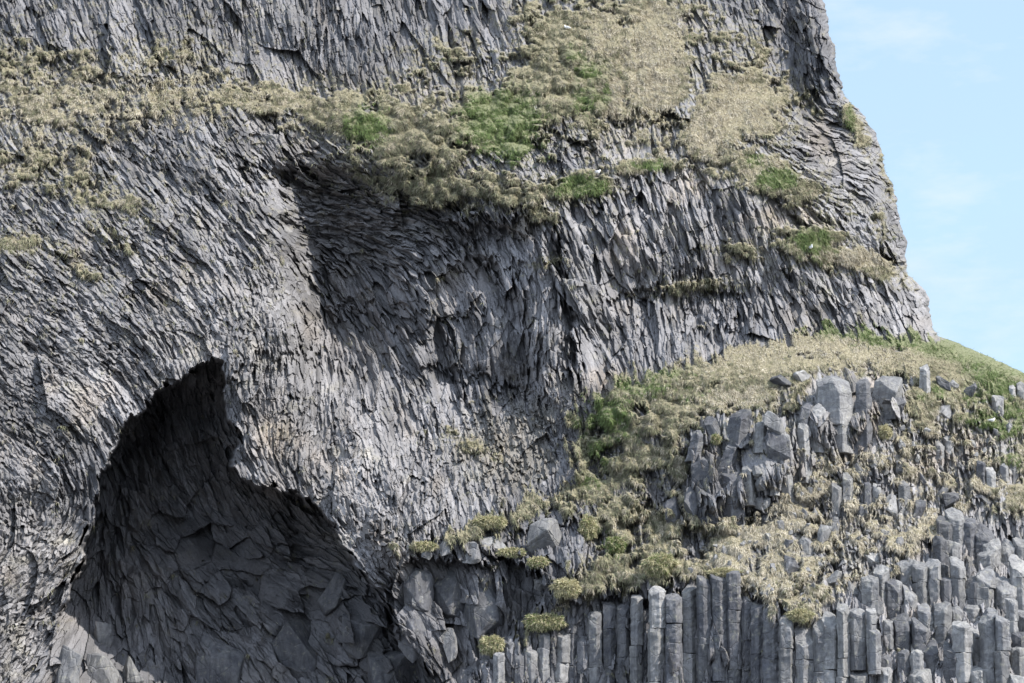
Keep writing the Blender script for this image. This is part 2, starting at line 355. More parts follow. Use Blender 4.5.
drop = sstep(.46, .62, fbm(U / 4, V / 15, 215, 3)) * sstep(.15, .45, fbm(U / 50, V / 30, 217, 2))
rock = rock * (1 - .5 * drop[..., None]) + .5 * drop[..., None] * np.array([.34, .335, .32], f32)
moss = np.clip(sstep(.05, .42, turf + .4 * fbm(U / 20, V / 14, 123, 4)) * .85 + .65 * sstep(.0, .42, fbm(U / 12, V / 9, 125, 4)) * (sstep(360, 250, U) * sstep(380, 250, V) + .6 * sstep(520, 640, U) * sstep(330, 280, V)), 0, 1) * sstep(-.1, .35, perlin(U / 4, V / 3.5, 127) + .15)
rock = rock * (1 - .62 * moss[..., None]) + .62 * moss[..., None] * np.array([.235, .212, .145], f32)
soil_n = fbm(U / 12, V / 9, 121, 3)
soil = np.stack([.19 + .06 * soil_n, .168 + .05 * soil_n, .108 + .03 * soil_n], -1)
rock = rock * (1 - .45 * scree[..., None]) + .45 * scree[..., None] * np.array([.15, .14, .115], f32)
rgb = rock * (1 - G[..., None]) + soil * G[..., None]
rgb = np.clip(rgb, .01, .8)

# ------------------------------------------------------------------ materials
def new_mat(name):
    m = bpy.data.materials.new(name); m.use_nodes = True
    nt = m.node_tree; b = nt.nodes['Principled BSDF']
    return m, nt, b
def lk(nt, a, b): nt.links.new(a, b)
def node(nt, t, **kw):
    n = nt.nodes.new(t)
    for k, v in kw.items():
        if k in n.inputs: n.inputs[k].default_value = v
        else: setattr(n, k, v)
    return n

def rock_material(name, use_attr, base=(.15, .15, .157), bump=.5, vscale=1.0, pale=(.24, .235, .225), streak=True):
    m, nt, b = new_mat(name)
    tc = node(nt, 'ShaderNodeNewGeometry'); pos = tc.outputs['Position']
    if use_attr:
        at = node(nt, 'ShaderNodeAttribute', attribute_name='albedo'); src = at.outputs['Color']
    else:
        oi = node(nt, 'ShaderNodeObjectInfo')
        n0 = node(nt, 'ShaderNodeTexNoise', Scale=.9, Detail=5.0, Roughness=.62); lk(nt, pos, n0.inputs['Vector'])
        r0 = node(nt, 'ShaderNodeValToRGB'); lk(nt, n0.outputs['Fac'], r0.inputs['Fac'])
        e = r0.color_ramp.elements; e[0].position = .36; e[0].color = (*base, 1); e[1].position = .66; e[1].color = (*pale, 1)
        mr = node(nt, 'ShaderNodeMapRange'); lk(nt, oi.outputs['Random'], mr.inputs['Value']); mr.inputs['To Min'].default_value = .78; mr.inputs['To Max'].default_value = 1.18
        mm = node(nt, 'ShaderNodeVectorMath', operation='SCALE'); lk(nt, r0.outputs['Color'], mm.inputs[0]); lk(nt, mr.outputs['Result'], mm.inputs['Scale'])
        nh = node(nt, 'ShaderNodeTexNoise', Scale=1.0, Detail=4.0, Roughness=.6); mh = node(nt, 'ShaderNodeMapping'); mh.inputs['Scale'].default_value = (4.5, 4.5, .5); lk(nt, pos, mh.inputs['Vector']); lk(nt, mh.outputs[0], nh.inputs['Vector'])
        rh = node(nt, 'ShaderNodeMapRange'); lk(nt, nh.outputs['Fac'], rh.inputs['Value']); rh.inputs['From Min'].default_value = .3; rh.inputs['From Max'].default_value = .7; rh.inputs['To Min'].default_value = .72; rh.inputs['To Max'].default_value = 1.25
        mh2 = node(nt, 'ShaderNodeVectorMath', operation='SCALE'); lk(nt, mm.outputs[0], mh2.inputs[0]); lk(nt, rh.outputs['Result'], mh2.inputs['Scale']); mm = mh2
        # lichen blotches
        nl = node(nt, 'ShaderNodeTexNoise', Scale=2.6, Detail=6.0, Roughness=.7); lk(nt, pos, nl.inputs['Vector'])
        rl = node(nt, 'ShaderNodeValToRGB'); lk(nt, nl.outputs['Fac'], rl.inputs['Fac']); rl.color_ramp.elements[0].position = .56; rl.color_ramp.elements[1].position = .68
        ml = node(nt, 'ShaderNodeMix', data_type='RGBA'); sc_ = node(nt, 'ShaderNodeMath', operation='MULTIPLY'); sc_.inputs[1].default_value = .5
        lk(nt, rl.outputs['Color'], sc_.inputs[0]); lk(nt, sc_.outputs[0], ml.inputs['Factor']); lk(nt, mm.outputs[0], ml.inputs['A']); ml.inputs['B'].default_value = (.27, .26, .20, 1)
        src = ml.outputs['Result']
    n1 = node(nt, 'ShaderNodeTexNoise', Scale=5.0 * vscale, Detail=8.0, Roughness=.7); lk(nt, pos, n1.inputs['Vector'])
    mr1 = node(nt, 'ShaderNodeMapRange'); lk(nt, n1.outputs['Fac'], mr1.inputs['Value'])
    mr1.inputs['From Min'].default_value = .25; mr1.inputs['From Max'].default_value = .75; mr1.inputs['To Min'].default_value = .68; mr1.inputs['To Max'].default_value = 1.32
    v1 = node(nt, 'ShaderNodeVectorMath', operation='SCALE'); lk(nt, src, v1.inputs[0]); lk(nt, mr1.outputs['Result'], v1.inputs['Scale'])
    lk(nt, v1.outputs[0], b.inputs['Base Color'])
    b.inputs['Roughness'].default_value = .82; b.inputs['Specular IOR Level'].default_value = .3
    n2 = node(nt, 'ShaderNodeTexNoise', Scale=4.5 * vscale, Detail=9.0, Roughness=.72)
    mp = node(nt, 'ShaderNodeMapping'); mp.inputs['Scale'].default_value = (1, 1, .45); lk(nt, pos, mp.inputs['Vector']); lk(nt, mp.outputs[0], n2.inputs['Vector'])
    bp = node(nt, 'ShaderNodeBump', Strength=min(1.0, bump * 1.4), Distance=.13); 
    if use_attr: lk(nt, n2.outputs['Fac'], bp.inputs['Height'])
    else:        # fine cracks across the blocks
        wn = node(nt, 'ShaderNodeTexNoise', Scale=1.3, Detail=3.0); lk(nt, pos, wn.inputs['Vector'])
        wm = node(nt, 'ShaderNodeMix', data_type='VECTOR'); wm.inputs['Factor'].default_value = .35; lk(nt, pos, wm.inputs['A']); lk(nt, wn.outputs['Color'], wm.inputs['B'])
        vo = node(nt, 'ShaderNodeTexVoronoi', feature='DISTANCE_TO_EDGE', Scale=1.25); lk(nt, wm.outputs['Result'], vo.inputs['Vector'])
        cr = node(nt, 'ShaderNodeMapRange'); lk(nt, vo.outputs['Distance'], cr.inputs['Value']); cr.inputs['From Max'].default_value = .035; cr.inputs['To Min'].default_value = -.35; cr.inputs['To Max'].default_value = 0
        ad = node(nt, 'ShaderNodeMath', operation='ADD'); lk(nt, n2.outputs['Fac'], ad.inputs[0]); lk(nt, cr.outputs['Result'], ad.inputs[1]); lk(nt, ad.outputs[0], bp.inputs['Height'])
    lk(nt, bp.outputs[0], b.inputs['Normal'])
    return m

M_CLIFF = rock_material('weathered_basalt_face', True, bump=.45)
M_COL = rock_material('basalt_column', False, base=(.125, .125, .131), pale=(.205, .2, .193), bump=.5)
M_DARK = rock_material('dark_basalt', False, base=(.07, .071, .08), pale=(.12, .119, .122), bump=.5)  # darker copy, also given to blocks in shade: that shade is in the colour
M_PALE = rock_material('pale_basalt', False, base=(.165, .163, .164), pale=(.25, .243, .234), bump=.45)  # lighter copy, also given to sunlit blocks: their light is in the colour

def grass_material():
    m, nt, b = new_mat('grass_blades')
    at = node(nt, 'ShaderNodeAttribute', attribute_name='albedo'); lk(nt, at.outputs['Color'], b.inputs['Base Color'])
    b.inputs['Roughness'].default_value = .75; b.inputs['Specular IOR Level'].default_value = .2
    tr = node(nt, 'ShaderNodeBsdfTranslucent'); lk(nt, at.outputs['Color'], tr.inputs['Color'])
    mx = node(nt, 'ShaderNodeMixShader'); mx.inputs[0].default_value = .25
    out = nt.nodes['Material Output']; lk(nt, b.outputs[0], mx.inputs[1]); lk(nt, tr.outputs[0], mx.inputs[2]); lk(nt, mx.outputs[0], out.inputs['Surface'])
    return m
M_GRASS = grass_material()

def simple(name, col, rough=.7):
    m, nt, b = new_mat(name)
    n = node(nt, 'ShaderNodeTexNoise', Scale=30.0, Detail=3.0)
    mr = node(nt, 'ShaderNodeMapRange'); lk(nt, n.outputs['Fac'], mr.inputs['Value']); mr.inputs['To Min'].default_value = .85; mr.inputs['To Max'].default_value = 1.15
    v = node(nt, 'ShaderNodeVectorMath', operation='SCALE'); v.inputs[0].default_value = col; lk(nt, mr.outputs['Result'], v.inputs['Scale']); lk(nt, v.outputs[0], b.inputs['Base Color'])
    b.inputs['Roughness'].default_value = rough
    return m

def tag(o, label=None, cat=None, group=None, kind=None):
    if label: o['label'] = label
    if cat: o['category'] = cat
    if group: o['group'] = group
    o['kind'] = kind or 'thing'
    return o

def np_mesh(name, co, faces, mat, cols=None, smooth=False):
    """co (n,3); faces (m,k) all of one size"""
    me = bpy.data.meshes.new(name)
    n = len(co); m, k = faces.shape
    me.vertices.add(n); me.vertices.foreach_set('co', np.ascontiguousarray(co, f32).ravel())
    me.loops.add(m * k); me.loops.foreach_set('vertex_index', np.ascontiguousarray(faces, np.int32).ravel())
    me.polygons.add(m); me.polygons.foreach_set('loop_start', np.arange(0, m * k, k, dtype=np.int32))
    me.polygons.foreach_set('use_smooth', np.full(m, smooth, bool))
    if cols is not None:
        a = me.attributes.new('albedo', 'FLOAT_COLOR', 'POINT')
        c = np.ones((n, 4), f32); c[:, :3] = cols; a.data.foreach_set('color', c.ravel())
    me.materials.append(mat); me.update(calc_edges=True)
    o = bpy.data.objects.new(name, me); COL.objects.link(o)
    return o

# ------------------------------------------------------------------ the cliff, the cave and the grassy hillside
green_blobs = [(502,118,40,30,1.0),(515,150,34,16,1.0),(500,100,30,14,.7),(366,125,24,22,.75),(470,140,26,14,.45),(580,186,28,12,.85),(585,100,20,18,.5),(590,70,22,14,.55),(575,55,18,10,.5),(600,95,20,14,.5),(778,178,20,11,1.0),(755,160,14,8,.6),(650,165,22,6,.7),(812,240,24,14,.7),
    (812,262,22,8,.5),(850,120,6,20,.6),(878,200,8,14,.4),(895,240,8,14,.6),(860,328,50,8,1.1),(900,336,40,10,1.1),(950,346,34,10,1.1),(1000,366,34,12,1.1),(1000,388,20,14,.8),(935,342,20,8,1.0),(965,355,22,8,.9),(1000,368,18,8,.8),(985,375,14,14,.8),(940,390,16,10,.5),(975,392,12,14,.7),(1005,420,20,24,.8),(980,420,20,14,.6),(1010,455,16,16,.6),
    (605,415,34,30,.6),(640,385,40,16,.5),(600,450,20,20,.55),(660,372,40,8,.5),(590,480,16,14,.45),(690,390,20,14,.3),(570,545,12,18,.5),(610,545,18,20,.45),(450,60,16,8,.3),(430,180,30,16,.25),(920,395,14,8,.4),(690,60,8,30,.2)]
tan_blobs = [(860,520,150,80,.95),(760,560,60,50,.9),(960,470,70,50,.8),(120,110,160,60,.55),(655,60,30,66,1.0),(740,108,40,36,1.0),(706,132,20,30,.9),(270,100,70,16,.5),(615,100,10,30,.8),(860,258,36,10,1.0),(770,168,40,10,.6),(760,345,80,24,.8),(850,350,70,20,.8),(740,400,40,12,.7),(885,432,12,10,.9),(600,30,20,30,.6),(960,530,60,14,.6),(60,90,70,24,.4),(560,600,30,10,.6)]
def blob(bl, u, v):
    s = np.zeros(u.shape, f32)
    for a, b, ru, rv, w in bl: s = np.maximum(s, w * np.exp(-.8 * (((u - a) / ru) ** 2 + ((v - b) / rv) ** 2)))
    return s

for k_ in range(19):                     # the green strip along the crest of the hillside
    x_ = 822 + k_ * 11.5
    green_blobs.append((x_, float(np.interp(x_, [822, 870, 910, 950, 985, 1030], [323, 331, 338, 343, 357, 372])) + 1, 13, 8, 1.15))
gr_ = (G * np.clip(blob(green_blobs, U, V) * 1.2 - .2 + .35 * fbm(U / 12, V / 9, 145, 3), 0, .65))[..., None]
rgb = rgb * (1 - gr_) + gr_ * np.array([.115, .135, .062], f32)
XYZ = np.stack([X, Y, Z], -1).reshape(-1, 3)
RGB = rgb.reshape(-1, 3)
idx = np.arange(H * W).reshape(H, W)
quad = np.stack([idx[:-1, :-1], idx[1:, :-1], idx[1:, 1:], idx[:-1, 1:]], -1).reshape(-1, 4)
okv = keep_v.ravel()
okf = okv[quad].all(1)
zone = np.zeros((H, W), np.int8)
zone[(sdm < 0) | ((V > 560) & (U > 478) & (sdm > 0)) | (hollow > .5)] = 1
zone[cave > .5] = 2
zf = zone[:-1, :-1].ravel()
for zi, (nm, lab, cat) in enumerate([('cliff', 'tall grey basalt cliff face of splintered slim columns with grassy ledges, rising to the sky', 'cliff'),
                                     ('hillside', 'steep stony grass hillside bulging out below the cliff, with blocky columns at its foot', 'hillside'),
                                     ('cave', 'dark sea cave hollow with an arched mouth at the foot of the cliff', 'cave')]):
    q = quad[okf & (zf == zi)]
    uq, inv = np.unique(q, return_inverse=True)
    o = np_mesh(nm, XYZ[uq], inv.reshape(q.shape), M_CLIFF, RGB[uq])
    tag(o, lab, cat, kind='structure')

def surf(u, v):
    """the rock surface met at image pixel (u, v)"""
    i = int(np.clip(np.searchsorted(us, u), 0, W - 1)); j = int(np.clip(np.searchsorted(vs, v), 0, H - 1))
    return float(D[j, i])
def surf_front(u0, u1, v0, v1, pct=30):
    i0, i1 = np.searchsorted(us, [u0, u1]); j0, j1 = np.searchsorted(vs, [v0, v1])
    return float(np.percentile(D[j0:max(j1, j0 + 1), i0:max(i1, i0 + 1)], pct))

# beach and sea in front of the cliff
def ground(name, y0, y1, z, mat, label, cat, n=40):
    xs = np.linspace(-1500, 1500, n); ys = np.linspace(y0, y1, n)
    gx, gy = np.meshgrid(xs, ys); gz = z + .12 * perlin(gx / 40, gy / 9, 3)
    ii = np.arange(n * n).reshape(n, n)
    q = np.stack([ii[:-1, :-1], ii[:-1, 1:], ii[1:, 1:], ii[1:, :-1]], -1).reshape(-1, 4)
    o = np_mesh(name, np.stack([gx, gy, gz], -1).reshape(-1, 3), q, mat, smooth=True)
    tag(o, label, cat, kind='structure')
ground('beach', -170, 1500, -.1, simple('black_sand', (.05, .05, .053), .8), 'black sand beach stretching along the foot of the cliff', 'beach')
ground('sea', -2500, -160, -.45, simple('sea_water', (.02, .05, .07), .15), 'grey blue sea beyond the black beach', 'sea')

# ------------------------------------------------------------------ turf: blades
def bil(F, u, v):
    i = np.clip(np.searchsorted(us, u) - 1, 0, W - 2); j = np.clip(np.searchsorted(vs, v) - 1, 0, H - 2)
    return F[j, i]

# smooth downhill-facing normals for the blades
Ys = D
def box(F, k):
    c = np.cumsum(np.pad(F.astype(np.float64), ((k + 1, k), (0, 0)), mode='edge'), 0); F = (c[2 * k + 1:] - c[:-2 * k - 1]) / (2 * k + 1)
    c = np.cumsum(np.pad(F, ((0, 0), (k + 1, k)), mode='edge'), 1); return (c[:, 2 * k + 1:] - c[:, :-2 * k - 1]) / (2 * k + 1)
Ys = box(Ys, 2)
dYu = np.gradient(Ys, axis=1) / np.gradient(us)[None, :] / PX
dYv = np.gradient(Ys, axis=0) / np.gradient(vs)[:, None] / PX

def turf_colour(u, v, n, r):
    gr = np.clip(blob(green_blobs, u, v) + .22 * fbm(u / 18, v / 14, 131, 3), 0, 1)
    tn = np.clip(blob(tan_blobs, u, v) + .15 * perlin(u / 30, v / 30, 133), 0, 1)
    x = np.clip(r.random(n) * .35 + .65 * (.5 + .75 * fbm(u / 7, v / 6, 141, 2)), 0, 1)
    straw = np.array([.54, .475, .345]); olive = np.array([.315, .315, .185]); green = np.array([.145, .210, .070]); brown = np.array([.20, .17, .125]); pale = np.array([.72, .645, .50])
    pg = np.clip(gr * 1.4 - .08, 0, .88)
    pt = np.clip(.30 + .6 * tn, 0, 1)
    isg = x < pg
    y = np.clip(r.random(n) * .3 + .7 * (.5 + .8 * fbm(u / 9, v / 6, 143, 2)), 0, 1)
    c = np.where((y < pt)[:, None], np.where((r.random(n) < .25 + .55 * tn)[:, None], pale, straw), np.where((r.random(n) < .3)[:, None], brown, olive))
    c = np.where(isg[:, None], green * (.8 + .7 * r.random((n, 1))) + np.array([.03, .02, 0]) * r.random((n, 1)), c)
    # neighbouring blades of a tuft share their tone
    c = c.mean(1, keepdims=True) * .12 + c * .88
    c = c * (1 + .42 * fbm(u / 11, v / 8, 137, 3) + .2 * fbm(u / 40, v / 30, 139, 2))[:, None] * r.uniform(.92, 1.08, (n, 1))
    return np.clip(c * .76, .012, .7).astype(f32)

def blades(name, u, v, mat, label, cat, seed, lmin=.14, lmax=.36, wd=.032, lift=.02):
    n = len(u); r = np.random.default_rng(seed)
    x, y, z = world(bil(Uc, u, v).astype(np.float64), v.astype(np.float64), bil(D, u, v) - lift)
    a = bil(dYu, u, v); b = bil(dYv, u, v)
    nn = np.stack([np.clip(a, -1.5, 1.5), -np.ones(n), np.clip(-b, -1.2, 2.0)], -1)      # dY/dx, facing the beach
    nn /= np.linalg.norm(nn, axis=1, keepdims=True)
    hang = r.normal(0, 1, (n, 3)) * .17
    lean = np.stack([.25 * perlin(u / 20, v / 20, seed + 1), -.1 * np.ones(n), -.35 - .35 * r.random(n)], -1)
    d = nn * .55 + hang + lean * 1.5; d /= np.linalg.norm(d, axis=1, keepdims=True)
    L = r.uniform(lmin, lmax, n)[:, None]
    side = np.cross(d, nn + .28 * r.normal(0, 1, (n, 3))); side /= np.linalg.norm(side, axis=1, keepdims=True) + 1e-6
    w = (wd * r.uniform(.6, 1.4, n))[:, None]
    p = np.stack([x, y, z], -1)
    tip = p + d * L + np.array([0, 0, -.35]) * L * L
    co = np.stack([p - side * w * .5, p + side * w * .5, tip], 1).reshape(-1, 3)
    tri_ = (np.arange(n) * 3)[:, None] + np.array([0, 1, 2])
    c = np.repeat(turf_colour(u, v, n, r), 3, axis=0)
    o = np_mesh(name, co, tri_, mat, c)
    return tag(o, label, cat, kind='stuff')

NB = 950000
cu_ = rng.uniform(-14, 1038, NB * 3).astype(f32); cv_ = rng.uniform(-12, 695, NB * 3).astype(f32)
gm = bil(G, cu_, cv_)
ok_ = (rng.random(NB * 3) < np.maximum(gm, .30 * bil(moss, cu_, cv_)) * (.35 + .65 * sstep(-.1, .7, bil(dome, cu_, cv_)))) & bil(keep_v, cu_, cv_) & (cu_ < np.interp(cv_, vs, Sv) + 9)
cu_, cv_ = cu_[ok_], cv_[ok_]
zn = np.where(bil(sdm, cu_, cv_) < 6, 4, np.where(cu_ < 345, 0, np.where(cu_ < 692, 1, 2)))
for zi, (nm, lab, cat) in {0: ('grass', 'thin straw coloured grass band with rock poking through, along the left ledge', 'grass'),
                           1: ('grass', 'tussocky grass slope with a bright green patch at its middle, above the dark wall', 'grass'),
                           2: ('grass', 'pale dry grass lying on the ledges near the skyline', 'grass'),
                           4: ('grass', 'dry and olive grass covering the bulging hillside below the cliff', 'grass')}.items():
    m = zn == zi
    blades(nm, cu_[m], cv_[m], M_GRASS, lab, cat, 300 + zi)

# ------------------------------------------------------------------ light, sky, camera
SUN_AZ, SUN_EL = math.radians(62), math.radians(45)     # azimuth to the right of "towards the camera"
sd_ = Vector((math.sin(SUN_AZ) * math.cos(SUN_EL), -math.cos(SUN_AZ) * math.cos(SUN_EL), math.sin(SUN_EL)))
sl = bpy.data.lights.new('sun', 'SUN'); sl.energy = 3.3; sl.angle = math.radians(.53); sl.color = (1, .955, .89)
so = bpy.data.objects.new('sun', sl); COL.objects.link(so); so.rotation_euler = sd_.to_track_quat('Z', 'Y').to_euler(); so.location = (60, -120, 120)
wld = bpy.data.worlds.new('World'); scene.world = wld; wld.use_nodes = True
nt = wld.node_tree; bg = nt.nodes['Background']
sky = node(nt, 'ShaderNodeTexSky', sky_type='NISHITA'); sky.sun_disc = False; sky.sun_elevation = SUN_EL
sky.sun_rotation = math.atan2(sd_.x, sd_.y); sky.air_density = 1.0; sky.dust_density = 1.2; sky.ozone_density = 1.5
# thin veils of high cloud in the sky
tcw = node(nt, 'ShaderNodeTexCoord'); mpw = node(nt, 'ShaderNodeMapping'); mpw.inputs['Scale'].default_value = (2.5, 2.5, 7); lk(nt, tcw.outputs['Generated'], mpw.inputs['Vector'])
nw = node(nt, 'ShaderNodeTexNoise', Scale=2.2, Detail=6.0, Roughness=.55); lk(nt, mpw.outputs[0], nw.inputs['Vector'])
rw = node(nt, 'ShaderNodeMapRange'); lk(nt, nw.outputs['Fac'], rw.inputs['Value']); rw.inputs['From Min'].default_value = .45; rw.inputs['From Max'].default_value = .8; rw.inputs['To Min'].default_value = .72; rw.inputs['To Max'].default_value = .95
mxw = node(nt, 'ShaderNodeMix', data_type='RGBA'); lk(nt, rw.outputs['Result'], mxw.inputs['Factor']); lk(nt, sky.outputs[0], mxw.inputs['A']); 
# sky brightened behind the beach, added as fill for the shaded rock
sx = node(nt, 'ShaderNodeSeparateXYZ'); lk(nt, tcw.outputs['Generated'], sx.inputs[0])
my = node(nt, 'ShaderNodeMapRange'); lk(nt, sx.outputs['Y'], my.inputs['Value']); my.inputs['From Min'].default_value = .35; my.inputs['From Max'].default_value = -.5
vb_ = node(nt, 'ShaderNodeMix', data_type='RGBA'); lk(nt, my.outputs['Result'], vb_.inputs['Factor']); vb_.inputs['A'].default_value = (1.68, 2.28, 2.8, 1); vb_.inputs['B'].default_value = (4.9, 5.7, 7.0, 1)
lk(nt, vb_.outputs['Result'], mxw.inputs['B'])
nv = node(nt, 'ShaderNodeTexNoise', Scale=5.0, Detail=7.0, Roughness=.6); lk(nt, mpw.outputs[0], nv.inputs['Vector'])
rv_ = node(nt, 'ShaderNodeMapRange'); lk(nt, nv.outputs['Fac'], rv_.inputs['Value']); rv_.inputs['From Min'].default_value = .5; rv_.inputs['From Max'].default_value = .78; rv_.inputs['To Max'].default_value = .55
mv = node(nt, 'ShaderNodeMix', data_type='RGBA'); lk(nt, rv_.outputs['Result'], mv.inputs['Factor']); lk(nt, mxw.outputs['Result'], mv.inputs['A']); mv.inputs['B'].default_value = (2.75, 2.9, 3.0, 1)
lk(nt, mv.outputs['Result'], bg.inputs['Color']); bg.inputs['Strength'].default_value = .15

cam = bpy.data.cameras.new('camera'); cam.lens = LENS; cam.sensor_width = 36; cam.clip_end = 6000; cam.clip_start = .5
co_ = bpy.data.objects.new('camera', cam); COL.objects.link(co_); co_.location = CAM; co_.rotation_euler = (math.pi / 2 + PITCH, 0, 0); scene.camera = co_
vsx = scene.view_settings; vsx.view_transform = 'Standard'; vsx.look = 'None'; vsx.gamma = 1; vsx.use_curve_mapping = False; vsx.exposure = 1.22
scene.cycles.max_bounces = 4; scene.cycles.diffuse_bounces = 3; scene.cycles.glossy_bounces = 1; scene.cycles.transmission_bounces = 2; scene.cycles.use_denoising = True

# ------------------------------------------------------------------ single rocks, columns, tufts and birds
def bm_obj(name, bm, mat, parent=None, loc=(0, 0, 0)):
    me = bpy.data.meshes.new(name); bm.to_mesh(me); bm.free(); me.materials.append(mat)
    o = bpy.data.objects.new(name, me); COL.objects.link(o); o.location = loc
    if parent: o.parent = parent
    return o

def prism_bm(r, zb, zt, rnd, sides, yaw, tx, ty, lean=(0, 0), bev=.05, flat=False, rz=1.15, cuts=0, taper=1.0):
    """an irregular basalt prism round the z axis, its top broken along a slanting plane"""
    bm = bmesh.new()
    ang = [yaw + 2 * math.pi * (k + rnd.uniform(-.16, .16)) / sides for k in range(sides)]
    rad = [r * rnd.uniform(.88, 1.1) for _ in range(sides)]
    n = max(1, int((zt - zb) / .55)); rings = []
    for q in range(n + 1):
        t = q / n; ring = []
        for a, rr in zip(ang, rad):
            k = rr * rnd.uniform(.975, 1.02) * (1 + (taper - 1) * t)
            x = math.cos(a) * k + lean[0] * t; y = math.sin(a) * k * rz + lean[1] * t
            z = zb + (zt - zb) * t
            if not flat or q == n:
                z += (tx * (x - lean[0] * t) + ty * (y - lean[1] * t)) * (t ** 3 if not flat else 1)
            ring.append(bm.verts.new((x, y, z + (rnd.uniform(-.04, .04) if 0 < q < n else rnd.uniform(-.05, .05) * (q == n)))))
        rings.append(ring)
    for q in range(n):
        for k in range(sides):
            bm.faces.new((rings[q][k], rings[q][(k + 1) % sides], rings[q + 1][(k + 1) % sides], rings[q + 1][k]))
    # broken top: a fan round an uneven middle
    c = sum((v.co for v in rings[-1]), Vector()) / sides
    cvx = bm.verts.new(c + Vector((rnd.uniform(-.25, .25) * r, rnd.uniform(-.25, .25) * r, rnd.uniform(-.05, .22) * r)))
    for k in range(sides): bm.faces.new((rings[-1][k], rings[-1][(k + 1) % sides], cvx))
    bm.faces.new(list(reversed(rings[0])))
    bmesh.ops.recalc_face_normals(bm, faces=bm.faces)
    for _ in range(cuts):                     # corners knocked off the head
        a = rnd.uniform(-2.9, -.3); nrm = Vector((math.cos(a) * rnd.uniform(.6, 1.3), math.sin(a) * rnd.uniform(.6, 1.3), rnd.uniform(.5, 1.3))).normalized()
        c0 = Vector((lean[0] + math.cos(a) * r * rnd.uniform(.45, .75), lean[1] + math.sin(a) * r * rnd.uniform(.45, .75), zt + ty * math.sin(a) * r * .6 - r * rnd.uniform(.0, .35)))
        bmesh.ops.bisect_plane(bm, geom=bm.verts[:] + bm.edges[:] + bm.faces[:], plane_co=c0, plane_no=nrm, clear_outer=True)
        bmesh.ops.holes_fill(bm, edges=[e for e in bm.edges if len(e.link_faces) == 1], sides=0)
    bmesh.ops.recalc_face_normals(bm, faces=bm.faces)
    sharp = [e for e in bm.edges if len(e.link_faces) == 2 and e.calc_face_angle(0) > .45]
    bmesh.ops.bevel(bm, geom=sharp, offset=min(bev, r * .07), segments=1, affect='EDGES', profile=.6, clamp_overlap=True)
    chip(bm, r, rnd)
    return bm

def chip(bm, r, rnd):
    """wear: split the larger faces and push the new points about"""
    bmesh.ops.triangulate(bm, faces=[f for f in bm.faces if len(f.verts) > 4])
    es = [e for e in bm.edges if e.calc_length() > max(.16, r * .35)]
    bmesh.ops.subdivide_edges(bm, edges=es, cuts=2, use_grid_fill=True)
    bm.normal_update()
    from mathutils import noise
    off = Vector((rnd.uniform(0, 99), rnd.uniform(0, 99), rnd.uniform(0, 99)))
    for v in bm.verts:
        n = noise.fractal(v.co * (1.5 / max(r, .2)) + off, .8, 2.0, 4)
        v.co += v.normal * n * min(.09, r * .13)

PALETTE = {'n': M_COL, 'd': M_DARK, 'p': M_PALE}
def place_column(name, u0, u1, vt, vb, label, group, cat='basalt column', mat='n', cap=.7, lean=0, sides=None, jut=.15, seed=0, split=True, bury=.6, yaw=None, at=None, rough=0, taper=1.0):
    rnd = random.Random(seed)
    um = (u0 + u1) / 2
    Yf = (surf_front(u0, u1, vb - .18 * (vb - vt) - 1, vb + 1, 40) if at is None else at) - jut
    r = (u1 - u0) / 2 * mpp(Yf)
    yc = Yf + r * .95
    xb, _, zb = world(um - lean, vb, yc); xt, _, zt = world(um + lean, vt, yc)
    ht = zt - zb; tx = rnd.uniform(-.35, .35); ty = cap * rnd.uniform(.6, 1.25)
    ht -= ty * r * .5
    ht = max(ht, r * .5)
    sides = sides or rnd.choice([5, 6, 6, 6, 7]); yaw = rnd.uniform(-.22, .36) - math.pi / 2 if yaw is None else yaw
    lx = xt - xb
    if split and ht > 2.3:
        root = bpy.data.objects.new(name, None); COL.objects.link(root); root.location = (xb, yc, zb)
        cuts = [0]; z = 0
        while ht - z > 2.6:
            z += rnd.choice([1.1, 1.9, 2.8, 3.6]) * rnd.uniform(.85, 1.15)
            if ht - z < .8: break
            cuts.append(z)
        if len(cuts) == 1: cuts.append(ht * rnd.uniform(.45, .7))
        cuts.append(ht)
        for a, b in zip(cuts[:-1], cuts[1:]):
            top = b == ht
            bm = prism_bm(r * rnd.uniform(.985, 1.01), a - (bury if a == 0 else 0), b - (.015 if not top else 0), random.Random(seed), sides, yaw, tx if top else 0, ty if top else 0,
                          (0, 0), .03, False, 1.15, rnd.choice([0, 1, 1, 2]) if top else 0)
            o = bm_obj('head' if top else 'shaft', bm, PALETTE[mat], root, (lx * (a + b) / 2 / ht + rnd.uniform(-.012, .012), rnd.uniform(-.03, .03), 0))
    else:
        bm = prism_bm(r, -bury, ht, rnd, sides, yaw, tx, ty, (lx, 0), .035, False, 1.15, rnd.choice([0, 1, 2]) + rough, taper)
        root = bm_obj(name, bm, PALETTE[mat], None, (xb, yc, zb))
    return tag(root, label, cat, group)

